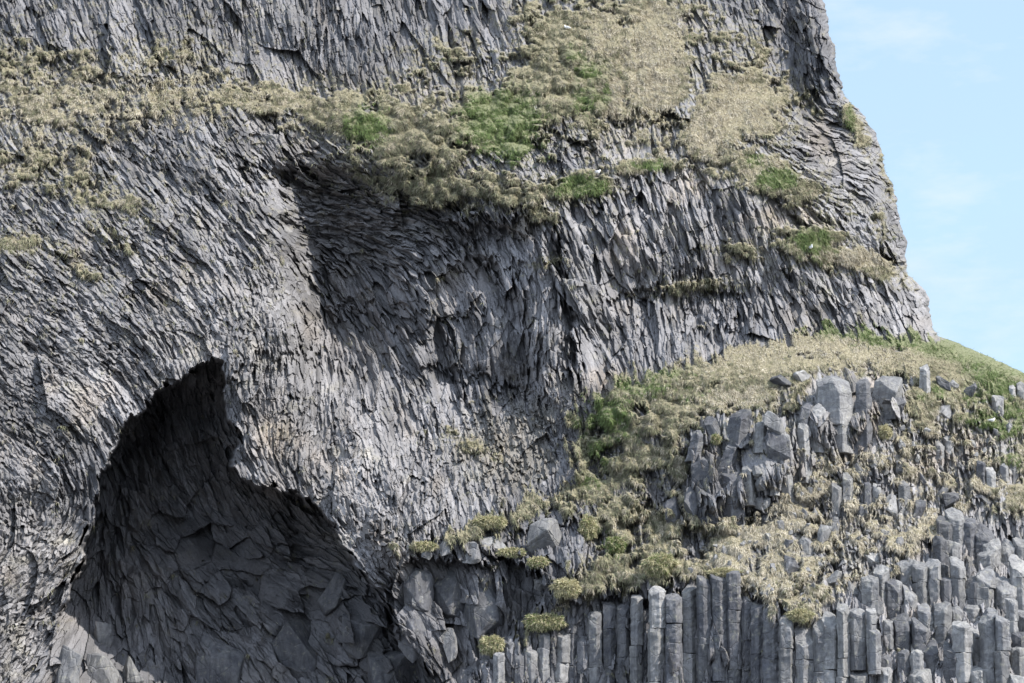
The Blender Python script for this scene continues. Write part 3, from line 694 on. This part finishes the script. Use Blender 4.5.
def place_rock(name, u0, u1, v0, v1, label, group, cat='boulder', mat='n', jut=.2, seed=0, tilt=0., deep=.9, pts=13, at=None, blocky=.35):
    rnd = random.Random(seed)
    um, vm = (u0 + u1) / 2, (v0 + v1) / 2
    Yf = (surf_front(u0, u1, v0, v1, 30) if at is None else at) - jut
    m = mpp(Yf); rx = (u1 - u0) / 2 * m; rz = (v1 - v0) / 2 * m; ry = deep * min(max(rx, .5 * rz), 1.2 * rx + .2)
    x, y, z = world(um, vm, Yf + ry * .75)
    bm = bmesh.new()
    for _ in range(pts):
        d = Vector((rnd.gauss(0, 1), rnd.gauss(0, 1), rnd.gauss(0, 1))).normalized()
        mx = max(abs(d.x), abs(d.y), abs(d.z)); d = d.lerp(d / mx, blocky)
        bm.verts.new((d.x, d.y, d.z))
    res = bmesh.ops.convex_hull(bm, input=bm.verts)
    bmesh.ops.delete(bm, geom=list({g for g in res['geom_interior'] + res['geom_unused'] if isinstance(g, bmesh.types.BMVert)}), context='VERTS')
    rot = Matrix.Rotation(tilt, 3, 'Y'); 
    lo = Vector((9, 9, 9)); hi = -lo
    for v in bm.verts:
        for k in range(3): lo[k] = min(lo[k], v.co[k]); hi[k] = max(hi[k], v.co[k])
    # stretch along a leaning axis, then fit the extents given in image pixels
    for v in bm.verts:
        for k in range(3): v.co[k] = 2 * (v.co[k] - lo[k]) / (hi[k] - lo[k]) - 1
        v.co = rot @ Vector((v.co.x * (.45 if tilt else 1), v.co.y, v.co.z))
    lo = Vector((9, 9, 9)); hi = -lo
    for v in bm.verts:
        for k in range(3): lo[k] = min(lo[k], v.co[k]); hi[k] = max(hi[k], v.co[k])
    R3 = (rx, ry, rz)
    for v in bm.verts:
        for k in range(3): v.co[k] = R3[k] * (2 * (v.co[k] - lo[k]) / (hi[k] - lo[k]) - 1)
    bmesh.ops.recalc_face_normals(bm, faces=bm.faces)
    rr = min(rx, rz)
    bmesh.ops.dissolve_limit(bm, angle_limit=.18, verts=bm.verts, edges=bm.edges)
    bmesh.ops.bevel(bm, geom=[e for e in bm.edges if len(e.link_faces) == 2 and e.calc_face_angle(0) > .35], offset=rr * .035, segments=1, affect='EDGES', profile=.6, clamp_overlap=True)
    chip(bm, rr, rnd)
    for v in bm.verts: v.co.z += rz
    return tag(bm_obj(name, bm, PALETTE[mat], None, (x, y, z - rz)), label, cat, group)

# --- the row of tall columns under the grass ledge, left to right
G_ROW = 'tall columns in the row under the grass ledge'
ORD = 'first second third fourth fifth sixth seventh eighth ninth tenth eleventh twelfth thirteenth fourteenth fifteenth sixteenth seventeenth eighteenth nineteenth twentieth'.split()
row = [ # u0 u1 top bottom mat lean jut look
 (462,478,668,735,'d',0,.1,'dark, broken off low'), (479,494,662,735,'d',0,.1,'short dark'), (494,504,655,735,'n',0,.45,'slim with pale broken head'),
 (505,514,644,735,'d',0,.1,'narrow dark'), (514,525,656,735,'d',0,.2,'dark and leaning'), (525,537,650,735,'n',0,.25,'dull grey, mossy head'),
 (537,549,636,735,'n',2,.5,'pale, leaning right'), (548,555,640,735,'d',1,.0,'thin dark'), (553,567,634,735,'p',4,.55,'bright, cross-jointed'),
 (567,577,620,735,'d',0,.15,'dark and weathered'), (577,588,640,735,'d',0,.1,'crumbling dark'), (588,602,614,735,'n',0,.3,'broad flat-fronted grey'), (602,617,605,735,'d',0,.2,'broad dark'), (617,630,607,735,'d',0,.15,'dark, rounded head'),
 (630,642,598,735,'n',1,.4,'grey with sharp lit edge'), (641,649,612,735,'d',0,.0,'recessed dark'), (648,664,590,735,'p',2,.75,'brightest of all, broad lit side'),
 (665,681,597,735,'d',0,.3,'wide, dark, cracked across'), (682,697,588,735,'n',0,.5,'grey with broken lit strip'), (697,711,580,735,'d',0,.3,'dark with scarred upper end'),
 (711,728,578,735,'d',0,.2,'wide, upper front chipped away'), (727,741,574,735,'d',0,.5,'smooth dark blue-grey'), (741,751,600,735,'d',0,.1,'slim dark'), (750,764,606,735,'d',0,.25,'dark under pale stones'), (764,780,622,735,'d',0,.3,'dull grey')]
for i, (a, b, t, bo, m, le, ju, look) in enumerate(row):
    o_ = ORD[i] if i < 20 else ORD[len(row) - 1 - i] + ' from the right'
    w = f'column {o_} from the left in the ledge row, {look}' if i < 20 else (f'column {o_} in the ledge row, {look}' if i < len(row) - 1 else f'column last on the right of the ledge row, {look}')
    if len(w.split()) > 16: w = ' '.join(w.split()[:16]); print('LONG', w)
    place_column('basalt_column', a - 1, b + 1, t - 3, bo, w, G_ROW, mat=m, lean=le, jut=ju * 1.1 - .15, cap=.45, seed=1000 + i, at=surf_front(a, b, 640, 690, 35))

# --- the wide lit columns at the end of that row
G_END = 'wide lit columns below the stony slope'
for i, (a, b, t, bo, m, lab) in enumerate([
 (779,794,616,735,'n','wide smooth column with a pale weathered head, left of the slant-capped pair'),
 (793,814,628,735,'n','wide column with a steep pale slanting cap, left one of the slant-capped pair'),
 (813,832,622,735,'n','wide column under an overhanging pale cap, right one of the slant-capped pair'),
 (821,839,613,735,'p','column with a dark tilted cap stone standing behind the slant-capped pair'),
 (836,850,604,735,'p','pale column with a reddish lit front left of the clean blue-grey column'),
 (848,866,608,660,'n','clean blue-grey six-sided column with one cross joint, standing on rubble'),
 (865,877,609,655,'p','pale broken column tucked against the right side of the clean blue-grey column'),
 (868,881,627,664,'n','short grey column with a sharp broken tip beside the rubble pocket')]):
    place_column('basalt_column', a, b, t, bo, lab, G_END, mat=m, jut=.35, cap=1.0 if i in (1, 2, 3) else .5, seed=1100 + i, at=surf_front(a, b, 650, 690, 35) - .1 * i)

# --- stepped blocks and columns in the lower right corner
G_STEP = 'stepped columns and blocks in the lower right corner'
step = [
 (891,912,615,652,'d',.4,'dark-faced block with a lit right edge right of the rubble pocket'),
 (883,893,620,636,'n',.4,'small square stump between the rubble and the dark-faced block'),
 (866,878,654,674,'n',.5,'low stump with a bright right edge under the rubble pocket'),
 (879,891,655,670,'d',.3,'small dark cube perched on a pale block at the lower edge'),
 (880,891,667,705,'p',.3,'pale upright block directly below the small dark cube'),
 (824,840,672,715,'d',.4,'blue-grey block at the lower edge under the slant-capped pair'),
 (838,850,673,715,'p',.3,'pale block cut by the lower edge, right of the blue-grey block'),
 (850,868,672,715,'n',.7,'slant-topped block at the lower edge below the rubble pocket'),
 (893,911,671,715,'n',.8,'pointed block at the lower edge with a lit slanting top'),
 (897,909,651,673,'d',.3,'dark squat block above the pointed block of the lower edge'),
 (911,929,620,655,'d',.9,'dark slanting block with a rounded pale right side'),
 (911,923,650,680,'p',.3,'pale block under the dark slanting block'),
 (909,933,671,715,'p',.4,'broad pale block filling the lower edge left of the blue column'),
 (917,934,603,630,'n',.5,'rough-faced block on the row just under the dry grass'),
 (933,951,603,645,'n',.4,'tall grey block with faint level joints, centre of the stepped columns'),
 (943,957,623,650,'d',.7,'dark lens-shaped block in front of the tall grey block'),
 (953,971,622,700,'p',.7,'long pale column right of the dark lens-shaped block'),
 (950,962,606,622,'n',.7,'small slant-topped block above the long pale column'),
 (963,979,603,620,'n',.8,'undercut block shading a dark gap below the grass'),
 (922,938,642,668,'d',1.1,'black triangular block with a pointed top'),
 (942,960,643,682,'d',.6,'blue-black column with a light blue broken top'),
 (970,992,631,668,'p',.5,'light rough block with scaly front'),
 (970,986,667,712,'p',.5,'pale block at the lower edge below the light scaly block'),
 (980,998,611,700,'n',.6,'tall column with a dark notch in its left side'),
 (996,1010,617,715,'n',.4,'tall straight grey column with a bright right edge'),
 (1007,1018,599,640,'p',.3,'slim pale column standing behind the tall straight grey one'),
 (1010,1027,632,651,'d',.3,'dark rounded cap block at the right edge'),
 (1010,1024,648,676,'n',.2,'squared block below the dark rounded cap at the right edge'),
 (1009,1028,675,715,'n',.4,'lowest block at the right edge'),
 (1016,1032,612,636,'n',.6,'grey slanting block touching the right edge above the dark cap'),
 (936,951,516,543,'d',.5,'dark shaded block on the left of the big broken block'),
 (945,964,510,543,'n',1.0,'big broken block with a crumbling lit top, highest of the stepped blocks'),
 (959,976,518,548,'d',.4,'black shaded slab right of the big broken block'),
 (972,993,524,558,'d',1.1,'leaning dark slab with a lit sloping back'),
 (983,1001,540,567,'p',.6,'light-topped block right of the leaning dark slab'),
 (978,994,552,570,'n',.4,'rough block under the light-topped block'),
 (998,1014,541,563,'n',.9,'split block half black half pale near the right edge'),
 (1013,1031,539,560,'p',.5,'pale block at the right edge next to the split block'),
 (932,948,537,568,'d',.5,'rounded smooth blue-grey column standing left of the tall sharp one'),
 (937,950,564,580,'n',.2,'small block under the rounded smooth column'),
 (940,951,578,606,'d',.4,'dark narrow block two below the rounded smooth column'),
 (949,965,557,606,'n',.9,'tall sharp-edged column with a slanting shoulder'),
 (946,960,541,562,'p',.4,'pale block between the big broken block and the tall sharp column'),
 (965,983,577,608,'d',.5,'dark square-fronted block with bright top and right edge'),
 (975,994,566,612,'n',1.0,'leaning grey column behind the dark square-fronted block'),
 (994,1016,580,612,'n',1.1,'broad pale rock with a dark triangle on its left side'),
 (1009,1032,559,612,'p',.8,'tall pale slab against the right edge'),
 (898,915,560,584,'n',.4,'rough scaly block at the edge of the dry grass'),
 (913,928,562,604,'n',.5,'rough twin column, left of the twin pair under the grass lip'),
 (925,941,560,604,'n',.4,'rough twin column, right of the twin pair under the grass lip'),
 (890,901,580,607,'p',.5,'pale narrow block left of the bright-capped wedge'),
 (901,917,583,608,'n',1.1,'wedge-shaped block with a bright slanting cap'),
 (861,879,577,610,'n',.6,'pale-edged block, left one of three standing on the grass slope'),
 (872,889,567,598,'n',.5,'round-headed block, rear one of three standing on the grass slope'),
 (884,902,579,612,'d',.5,'block with a black left side, right one of three standing on the grass slope')]
for i, (a, b, t, bo, m, cp, lab) in enumerate(step):
    place_column('basalt_block' if bo - t < 34 else 'basalt_column', a - .8, b + .8, t, bo, lab, G_STEP, cat='basalt block' if bo - t < 34 else 'basalt column', mat=m, cap=cp, jut=.14, seed=1200 + i, bury=.8)

# --- the blocky outcrop in the middle of the hillside
G_OUT = 'blocks of the rocky outcrop on the hillside'
outc = [ # kind
 ('c',811,854,374,424,'n',.4,0,'largest pale block of the outcrop, cracked across the middle'),
 ('c',851,874,379,453,'d',.4,1,'tall dark-fronted pillar with a lit right side'),
 ('c',869,906,376,418,'n',.6,0,'broad rounded block right of the tall dark-fronted pillar'),
 ('r',882,906,396,416,'d',.2,0,'dark jutting nose below the broad rounded block'),
 ('r',769,793,373,391,'d',.3,0,'dark loose boulder lying in the pale grass above the outcrop'),
 ('r',793,812,370,386,'p',.3,0,'pale low boulder between the dark loose boulder and the largest block'),
 ('c',797,812,403,428,'d',.4,0,'dark square head of rock on the left shoulder of the largest block'),
 ('c',806,829,403,450,'p',.6,1,'pale tapering pillar with a dark hole, below the largest block'),
 ('c',826,853,410,450,'p',.3,0,'smooth pale foot of rock under the largest block'),
 ('c',797,812,424,480,'p',.3,1,'smooth slim pale pillar reaching furthest down the grass'),
 ('r',780,793,434,458,'p',.3,0,'pale lump beside the slim smooth pillar'),
 ('c',704,723,416,440,'d',.7,-3,'small dark block with a pale diagonal edge, left end of the top row'),
 ('c',724,753,410,446,'d',.3,0,'big dark square block in the top row of the outcrop'),
 ('c',752,769,421,450,'p',.5,0,'pale flat-fronted block right of the big dark square one'),
 ('s',763,790,410,450,'p',.4,.55,'bright leaning blade of rock pointing up to the left'),
 ('r',765,789,430,468,'d',.2,0,'dark block in the shade under the leaning blade'),
 ('c',687,704,430,458,'d',.5,0,'dark ragged block at the left end, above the big rounded pillar'),
 ('c',688,721,455,522,'d',.3,0,'big rounded dark pillar with a thin lit right edge'),
 ('c',718,738,440,478,'d',1.2,4,'slant-topped dark rock with a bright curved edge'),
 ('c',720,748,472,522,'d',.3,1,'big dark twin-faced pillar below the slant-topped rock'),
 ('c',741,756,466,502,'p',.5,0,'pale chipped pillar right of the twin-faced pillar'),
 ('r',752,763,465,478,'n',.3,0,'upper one of two small stacked stones in the outcrop'),
 ('r',755,767,477,491,'n',.3,0,'lower one of two small stacked stones in the outcrop'),
 ('r',753,771,494,512,'p',.3,0,'angular pale stone at the foot of the outcrop'),
 ('c',759,773,456,492,'d',.6,0,'dark narrow pillar in the centre of the outcrop'),
 ('c',769,780,459,492,'p',.6,0,'thin pale pillar next to the dark narrow one'),
 ('c',778,794,455,500,'p',.5,0,'pale broken pillar left of the slim smooth pillar'),
 ('r',683,700,486,520,'d',.1,0,'dark shaded lump left under the big rounded pillar'),
 ('r',663,680,494,528,'d',.1,0,'dull dark rock half hidden in grass left of the outcrop')]
for i, (k, a, b, t, bo, m, cp, le, lab) in enumerate(outc):
    if k == 'c': place_column('rock_pillar', a, b, t, bo, lab, G_OUT, cat='rock block', mat=m, cap=cp, lean=le + random.Random(i + 40).uniform(-3, 3), jut=.08, seed=1400 + i, sides=random.Random(i).choice([4, 5, 5]), split=False, bury=.25, rough=2, taper=random.Random(i).uniform(.62, .92), yaw=-math.pi / 2 + random.Random(i + 9).uniform(-.3, .5))
    elif k == 's': place_rock('rock_slab', a, b, t, bo, lab, G_OUT, cat='rock block', mat=m, jut=.7, seed=1400 + i, tilt=-le)
    else: place_rock('boulder', a, b, t, bo, lab, G_OUT, mat=m, jut=.35, seed=1400 + i)

# --- stumps and stones standing on the stony slope
G_STUMP = 'rock stumps standing on the stony slope'
stump = [
 ('c',831,842,484,522,'n',.4,0,'left half of the split standing stone'), ('c',839,855,472,524,'n',.5,0,'taller right half of the split standing stone'),
 ('r',852,866,462,486,'n',.2,0,'pale lump of rock up the slope from the split standing stone'), ('c',862,873,482,510,'d',.5,0,'dark-sided stump, first right of the split standing stone'),
 ('c',870,883,483,514,'p',.4,0,'pale stump leaning beside the dark-sided stump'), ('r',853,870,504,522,'d',.2,0,'low dark-cornered block right at the foot of the split standing stone'),
 ('r',881,898,492,522,'p',.4,0,'bright egg-shaped slab standing on edge'), ('r',894,905,498,520,'n',.2,0,'small stone leaning on the egg-shaped slab'),
 ('c',896,911,480,514,'n',.4,0,'square stump behind the egg-shaped slab'), ('r',912,929,472,489,'d',.2,.7,'dark slab tilting down to the right'),
 ('r',895,908,460,476,'n',.2,0,'small grey stone above the square stump'), ('r',910,926,499,523,'d',.3,-.5,'pointed fin of rock with a black left side'),
 ('r',932,950,483,502,'n',.3,0,'rounded boulder leaning on a blue one'), ('r',941,960,492,513,'d',.4,0,'blue-black boulder under the rounded one'),
 ('c',974,989,461,486,'d',.3,0,'blue-fronted stump high on the right of the slope'), ('c',985,996,468,490,'p',.4,0,'pale foot beside the blue-fronted stump'),
 ('c',998,1009,464,484,'n',.4,0,'left one of two small stumps near the right edge'), ('c',1007,1019,462,480,'n',.4,0,'right one of two small stumps near the right edge'),
 ('r',975,996,495,511,'n',.2,.6,'slanting stone above the pale grass strip'), ('c',932,944,440,462,'p',.5,0,'left one of three ribs of rock under the grass brow'),
 ('c',943,954,436,462,'p',.5,0,'middle one of three ribs of rock under the grass brow'), ('c',955,967,437,456,'n',.5,0,'right one of three ribs of rock under the grass brow'),
 ('r',935,951,376,393,'d',.3,.4,'black rock with a pale right flank just under the green brow'), ('r',949,959,379,392,'p',.2,0,'pale stone against the black rock under the green brow'),
 ('r',961,977,383,405,'d',.3,-.5,'black fin of rock with a bright edge in green grass'), ('c',917,931,362,395,'p',.6,0,'tall pale slab in the grass left of the black rocks'),
 ('r',936,955,404,424,'p',.1,0,'smooth pale slab lying flush with the slope'), ('c',991,1005,395,418,'p',.5,0,'pale rib of rock right of the green hollow'),
 ('c',1007,1017,384,402,'p',.4,0,'left one of the pale pair of rocks on the right skyline'), ('c',1015,1028,383,404,'p',.4,0,'right one of the pale pair of rocks on the right skyline'),
 ('r',816,833,523,556,'n',.4,-.25,'three-cornered standing rock alone in the dry grass'), ('r',829,840,516,545,'n',.1,0,'thin rock leaning behind the three-cornered one'),
 ('r',783,801,555,579,'d',.3,.2,'dark leaning rock on the dry grass left of the three-cornered one'), ('r',784,797,539,552,'d',.2,0,'small dark block uphill of the dark leaning rock'),
 ('c',797,814,537,556,'n',.3,0,'grey square stump between the small dark block and three-cornered rock'), ('r',821,846,571,590,'n',.2,0,'flat slab pile below the three-cornered rock'),
 ('r',845,864,581,600,'p',.2,.8,'pale slab sloping down to the three standing blocks'), ('r',862,884,553,568,'p',.15,0,'flat light stone embedded in dry grass'),
 ('r',876,890,529,546,'n',.15,0,'rough low stone in grass above the flat light one'), ('r',893,905,536,554,'p',.2,0,'light upright stone left of the stepped blocks'),
 ('r',759,774,583,600,'p',.3,0,'pale knob of rock at the brink above the ledge row'), ('r',741,757,596,610,'p',.3,0,'pale stone on top of the ledge row columns'),
 ('r',806,822,610,628,'p',.3,0,'pale crumbly stone above the slant-capped pair'), ('r',868,884,600,616,'n',.3,0,'dark-topped stone wedged behind the rubble pocket'),
 ('r',858,876,650,668,'n',.2,0,'biggest stone of the rubble pocket'), ('r',690,702,584,597,'p',.3,0,'small white-faced stone under the grass fringe of the ledge row'),
 ('r',783,796,598,612,'n',.2,0,'grey stone in grass just above the wide smooth column')]
for i, (k, a, b, t, bo, m, cp, ti, lab) in enumerate(stump):
    if k == 'c': place_column('rock_stump', a, b, t, bo, lab, G_STUMP, cat='rock stump', mat=m, cap=cp + .3, jut=-.14, seed=1600 + i, split=False, bury=.4, rough=1, taper=random.Random(i).uniform(.7, 1), sides=random.Random(i).choice([5, 5, 6]))
    else: place_rock('boulder', a, b, t, bo, lab, G_STUMP, mat=m, jut=cp - .22, seed=1600 + i, tilt=-ti)

# --- boulders in the hollow and the cave
G_HOL = 'boulders in the hollow and the cave'
hol = [
 (526,567,518,566,'n',.4,'big smooth wedge-shaped boulder hanging under the grass ledge'), (458,482,541,565,'n',.3,'pale boulder lit by the sun on the lip of the hollow'),
 (480,508,536,556,'n',.15,'flat grey boulder behind the pale one on the lip of the hollow'), (421,433,550,560,'n',.4,'small pale stone, left one on the lip of the hollow'),
 (440,451,540,557,'p',.5,'bright wedge between the small stone and the pale boulder of the lip'), (534,545,577,591,'p',.4,'small white stone in the shade below the wedge-shaped boulder'),
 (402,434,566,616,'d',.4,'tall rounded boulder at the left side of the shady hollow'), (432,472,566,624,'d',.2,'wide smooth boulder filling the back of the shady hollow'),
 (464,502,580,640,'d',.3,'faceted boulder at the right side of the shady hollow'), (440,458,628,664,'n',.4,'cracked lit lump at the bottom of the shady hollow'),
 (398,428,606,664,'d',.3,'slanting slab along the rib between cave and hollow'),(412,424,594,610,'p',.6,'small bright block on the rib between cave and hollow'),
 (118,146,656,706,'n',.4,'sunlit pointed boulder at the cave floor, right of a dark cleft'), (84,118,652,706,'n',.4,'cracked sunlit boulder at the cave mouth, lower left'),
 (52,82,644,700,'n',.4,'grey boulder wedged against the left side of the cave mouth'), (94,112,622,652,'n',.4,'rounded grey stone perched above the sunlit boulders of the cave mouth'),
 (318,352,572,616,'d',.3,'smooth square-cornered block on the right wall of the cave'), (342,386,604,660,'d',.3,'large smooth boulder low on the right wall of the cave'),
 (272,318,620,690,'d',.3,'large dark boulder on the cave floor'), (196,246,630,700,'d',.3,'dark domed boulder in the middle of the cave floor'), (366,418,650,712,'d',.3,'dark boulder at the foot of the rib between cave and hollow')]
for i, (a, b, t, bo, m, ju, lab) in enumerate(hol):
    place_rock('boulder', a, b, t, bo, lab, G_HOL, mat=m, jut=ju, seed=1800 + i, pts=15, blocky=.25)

# --- small stones half buried in the slope: nothing tells them apart
r_ = random.Random(77); placed = []
def scatter(n, box, wmin, wmax, label, group, mats, test):
    k = tries = 0
    while k < n and tries < 4000:
        tries += 1
        u = r_.uniform(box[0], box[2]); v = r_.uniform(box[1], box[3]); w = r_.uniform(wmin, wmax); h = w * r_.uniform(.7, 1.7)
        if not test(u, v) or any(abs(u - a) < (w + c) * .6 and abs(v - b) < (h + d_) * .6 for a, b, c, d_ in placed): continue
        placed.append((u, v, w, h)); k += 1
        place_rock('stone', u - w / 2, u + w / 2, v - h / 2, v + h / 2, label, group, cat='stone', mat=r_.choice(mats), jut=.12, seed=2000 + len(placed), tilt=r_.choice([0, 0, .4, -.4]), pts=12)
for L_ in (stump, outc): placed += [((e[1] + e[2]) / 2, (e[3] + e[4]) / 2, e[2] - e[1], e[4] - e[3]) for e in L_]
placed += [((e[0] + e[1]) / 2, (e[2] + e[3]) / 2, e[1] - e[0], e[3] - e[2]) for e in step]
on_mound = lambda u, v: float(bil(sdm, np.array([u]), np.array([v]))[0]) < -4
scatter(110, (790, 425, 1012, 610), 4, 9.5, 'small angular grey stone half buried among dry grass of the stony slope', 'small stones on the stony slope', 'nppp', lambda u, v: on_mound(u, v) and v < 430 + (1010 - u) * .9)
scatter(26, (690, 520, 800, 600), 3.5, 8, 'small pale stone in the dry grass directly above the ledge row', 'small stones above the ledge row', 'np', on_mound)
scatter(16, (852, 655, 884, 676), 3, 6, 'small loose stone of the rubble pocket below the clean blue-grey column', 'stones of the rubble pocket', 'npp', lambda u, v: True)

# --- grass clumps hanging on the rocks
def tuft(u, v, wu_, hv, label, n, gr, seed):
    r = np.random.default_rng(seed)
    Yc = surf_front(u - wu_ / 2, u + wu_ / 2, v - hv / 2, v + hv / 2, 20) - .25
    x, y, z = world(u, v, Yc); m = mpp(Yc)
    d = r.normal(0, 1, (n, 3)); d /= np.linalg.norm(d, axis=1, keepdims=True); d[:, 1] = -np.abs(d[:, 1]) * .9 + .1
    rad = np.array([wu_ / 2 * m, min(wu_, hv) / 2 * m * 1.1, hv / 2 * m])
    bump = .78 + .3 * perlin(d[:, 0] * 2.2 + seed, d[:, 2] * 2.2, seed)
    p = d * rad * (bump * r.uniform(.72, 1.0, n))[:, None]
    dr = d * .6 + r.normal(0, .42, (n, 3)) + np.array([0, -.1, -.25]); dr /= np.linalg.norm(dr, axis=1, keepdims=True)
    L = r.uniform(.10, .27, n)[:, None]; w = (r.uniform(.025, .045, n))[:, None]
    s = np.cross(dr, r.normal(0, 1, (n, 3))); s /= np.linalg.norm(s, axis=1, keepdims=True) + 1e-6
    tip = p + dr * L + np.array([0, 0, -.6]) * L * L; mid = p + dr * L * .55
    co = np.stack([p - s * w * .5, p + s * w * .5, mid + s * w * .45, tip, mid - s * w * .45], 1).reshape(-1, 3)
    i = (np.arange(n) * 5)[:, None]
    f = np.concatenate([i + [0, 1, 2], i + [0, 2, 4], i + [4, 2, 3]], 1).reshape(-1, 3)
    base = np.where((r.random(n) < gr)[:, None], np.array([.15, .20, .07]), np.where((r.random(n) < .72)[:, None], np.array([.52, .47, .30]), np.array([.34, .32, .19])))
    c = base * (1 + .3 * perlin(d[:, 0] * 5, d[:, 2] * 5, 4))[:, None] * r.uniform(.88, 1.12, (n, 1))
    o = np_mesh('grass_clump', co, f, M_GRASS, np.repeat(np.clip(c, .02, .7), 5, 0)); o.location = (x, y, z)
    tag(o, label, 'grass clump', 'grass clumps hanging on the rocks')
for i, (u, v, a, b, lab, n, gr) in enumerate([
 (492,645,30,22,'rounded yellowish grass clump on a boulder, lowest of the hanging clumps',2600,.2), (545,622,52,20,'wide yellow-green grass cushion overhanging the heads of the tall columns',4200,.3),
 (566,588,34,22,'brown dry grass clump under the big wedge-shaped boulder',2600,.05), (538,562,26,12,'small yellow grass clump at the foot of the big wedge-shaped boulder',1500,.25),
 (512,552,34,8,'thin strip of yellow grass along the edge above the shady hollow',1700,.2), (490,522,40,14,'long straw-coloured grass fringe above the lip boulders',2800,.15),
 (424,546,34,10,'small grass fringe at the left end of the hollow lip',1600,.15), (588,528,22,30,'pale grass tuft hanging right of the big wedge-shaped boulder',2400,.2),
 (660,565,40,30,'shaggy olive grass clump left above the ledge row',4000,.3), (716,439,10,11,'tiny bright yellow grass tuft on the dark outcrop blocks',700,.3),
 (885,432,16,16,'round tan grass tuft beneath the broad rounded outcrop block',1300,.05), (800,615,30,14,'sandy grass clump at the brink beside the wide smooth column',2000,.1),
 (615,545,24,20,'dark green grass clump on the steep bank below the hillside',2000,.6), (724,572,40,8,'thin dry grass fringe drooping over the darkest tall columns',1700,.1)]):
    tuft(u, v, a, b, lab, n, gr, 3000 + i)

# --- white seabirds resting on the ledges
M_WHITE = simple('white_plumage', (.82, .82, .80), .8); M_WING = simple('grey_wing', (.42, .43, .45), .8); M_BILL = simple('yellow_bill', (.5, .36, .1), .5)
def loft(rings, nseg=10):
    bm = bmesh.new(); rs = []
    for (c, rx, rz, tl) in rings:
        rs.append([bm.verts.new((c[0] + math.sin(tl) * rz * math.sin(2 * math.pi * k / nseg) * -1, c[1] + rx * math.cos(2 * math.pi * k / nseg), c[2] + math.cos(tl) * rz * math.sin(2 * math.pi * k / nseg))) for k in range(nseg)])
    for a, b in zip(rs[:-1], rs[1:]):
        for k in range(nseg): bm.faces.new((a[k], a[(k + 1) % nseg], b[(k + 1) % nseg], b[k]))
    bm.faces.new(rs[0]); bm.faces.new(rs[-1]); bmesh.ops.recalc_face_normals(bm, faces=bm.faces)
    for f in bm.faces: f.smooth = True
    return bm
def seabird(u, v, heading, label, sc=1.0):
    x, y, z = world(u, v + 2, surf(u, v) - .3)
    root = bpy.data.objects.new('seabird', None); COL.objects.link(root); root.location = (x, y, z); root.rotation_euler = (0, 0, heading); root.scale = (sc,) * 3
    bm_obj('body', loft([((-.25, 0, .10), .03, .012, 0), ((-.17, 0, .10), .05, .035, 0), ((-.07, 0, .10), .085, .08, 0), ((.04, 0, .11), .09, .09, .1), ((.11, 0, .135), .07, .075, .5), ((.145, 0, .18), .045, .05, .9), ((.16, 0, .215), .042, .045, .6), ((.185, 0, .225), .04, .04, .1), ((.21, 0, .222), .022, .024, 0)], 12), M_WHITE, root)
    bm_obj('beak', loft([((.205, 0, .221), .013, .013, 0), ((.235, 0, .218), .009, .010, 0), ((.255, 0, .208), .003, .004, 0)], 8), M_BILL, root)
    for s in (-1, 1):
        bm_obj('wing', loft([((.09, s * .078, .135), .012, .03, 0), ((.02, s * .092, .13), .016, .055, 0), ((-.10, s * .078, .125), .014, .04, 0), ((-.22, s * .035, .125), .010, .018, 0), ((-.30, s * .01, .13), .004, .006, 0)], 8), M_WING, root)
        bm_obj('leg', loft([((.01, s * .03, .0), .012, .012, 0), ((.03, s * .03, .0), .012, .012, 0), ((.02, s * .03, .06), .008, .008, 0)], 6), M_BILL, root)
    tag(root, label, 'seabird', 'white seabirds resting on the grass')
seabird(567, 27, math.pi + .3, 'white seabird sitting in a hollow of the tussock slope, highest of the birds', 1.1)
seabird(597, 172, .2, 'white seabird on the narrow green ledge above the columns', 1.25)
seabird(811, 247, -1.3, 'white seabird facing out from the green patch near the skyline', 1.1)
seabird(992, 420, .3, 'white seabird resting in green grass on the right of the hillside', 1.1)
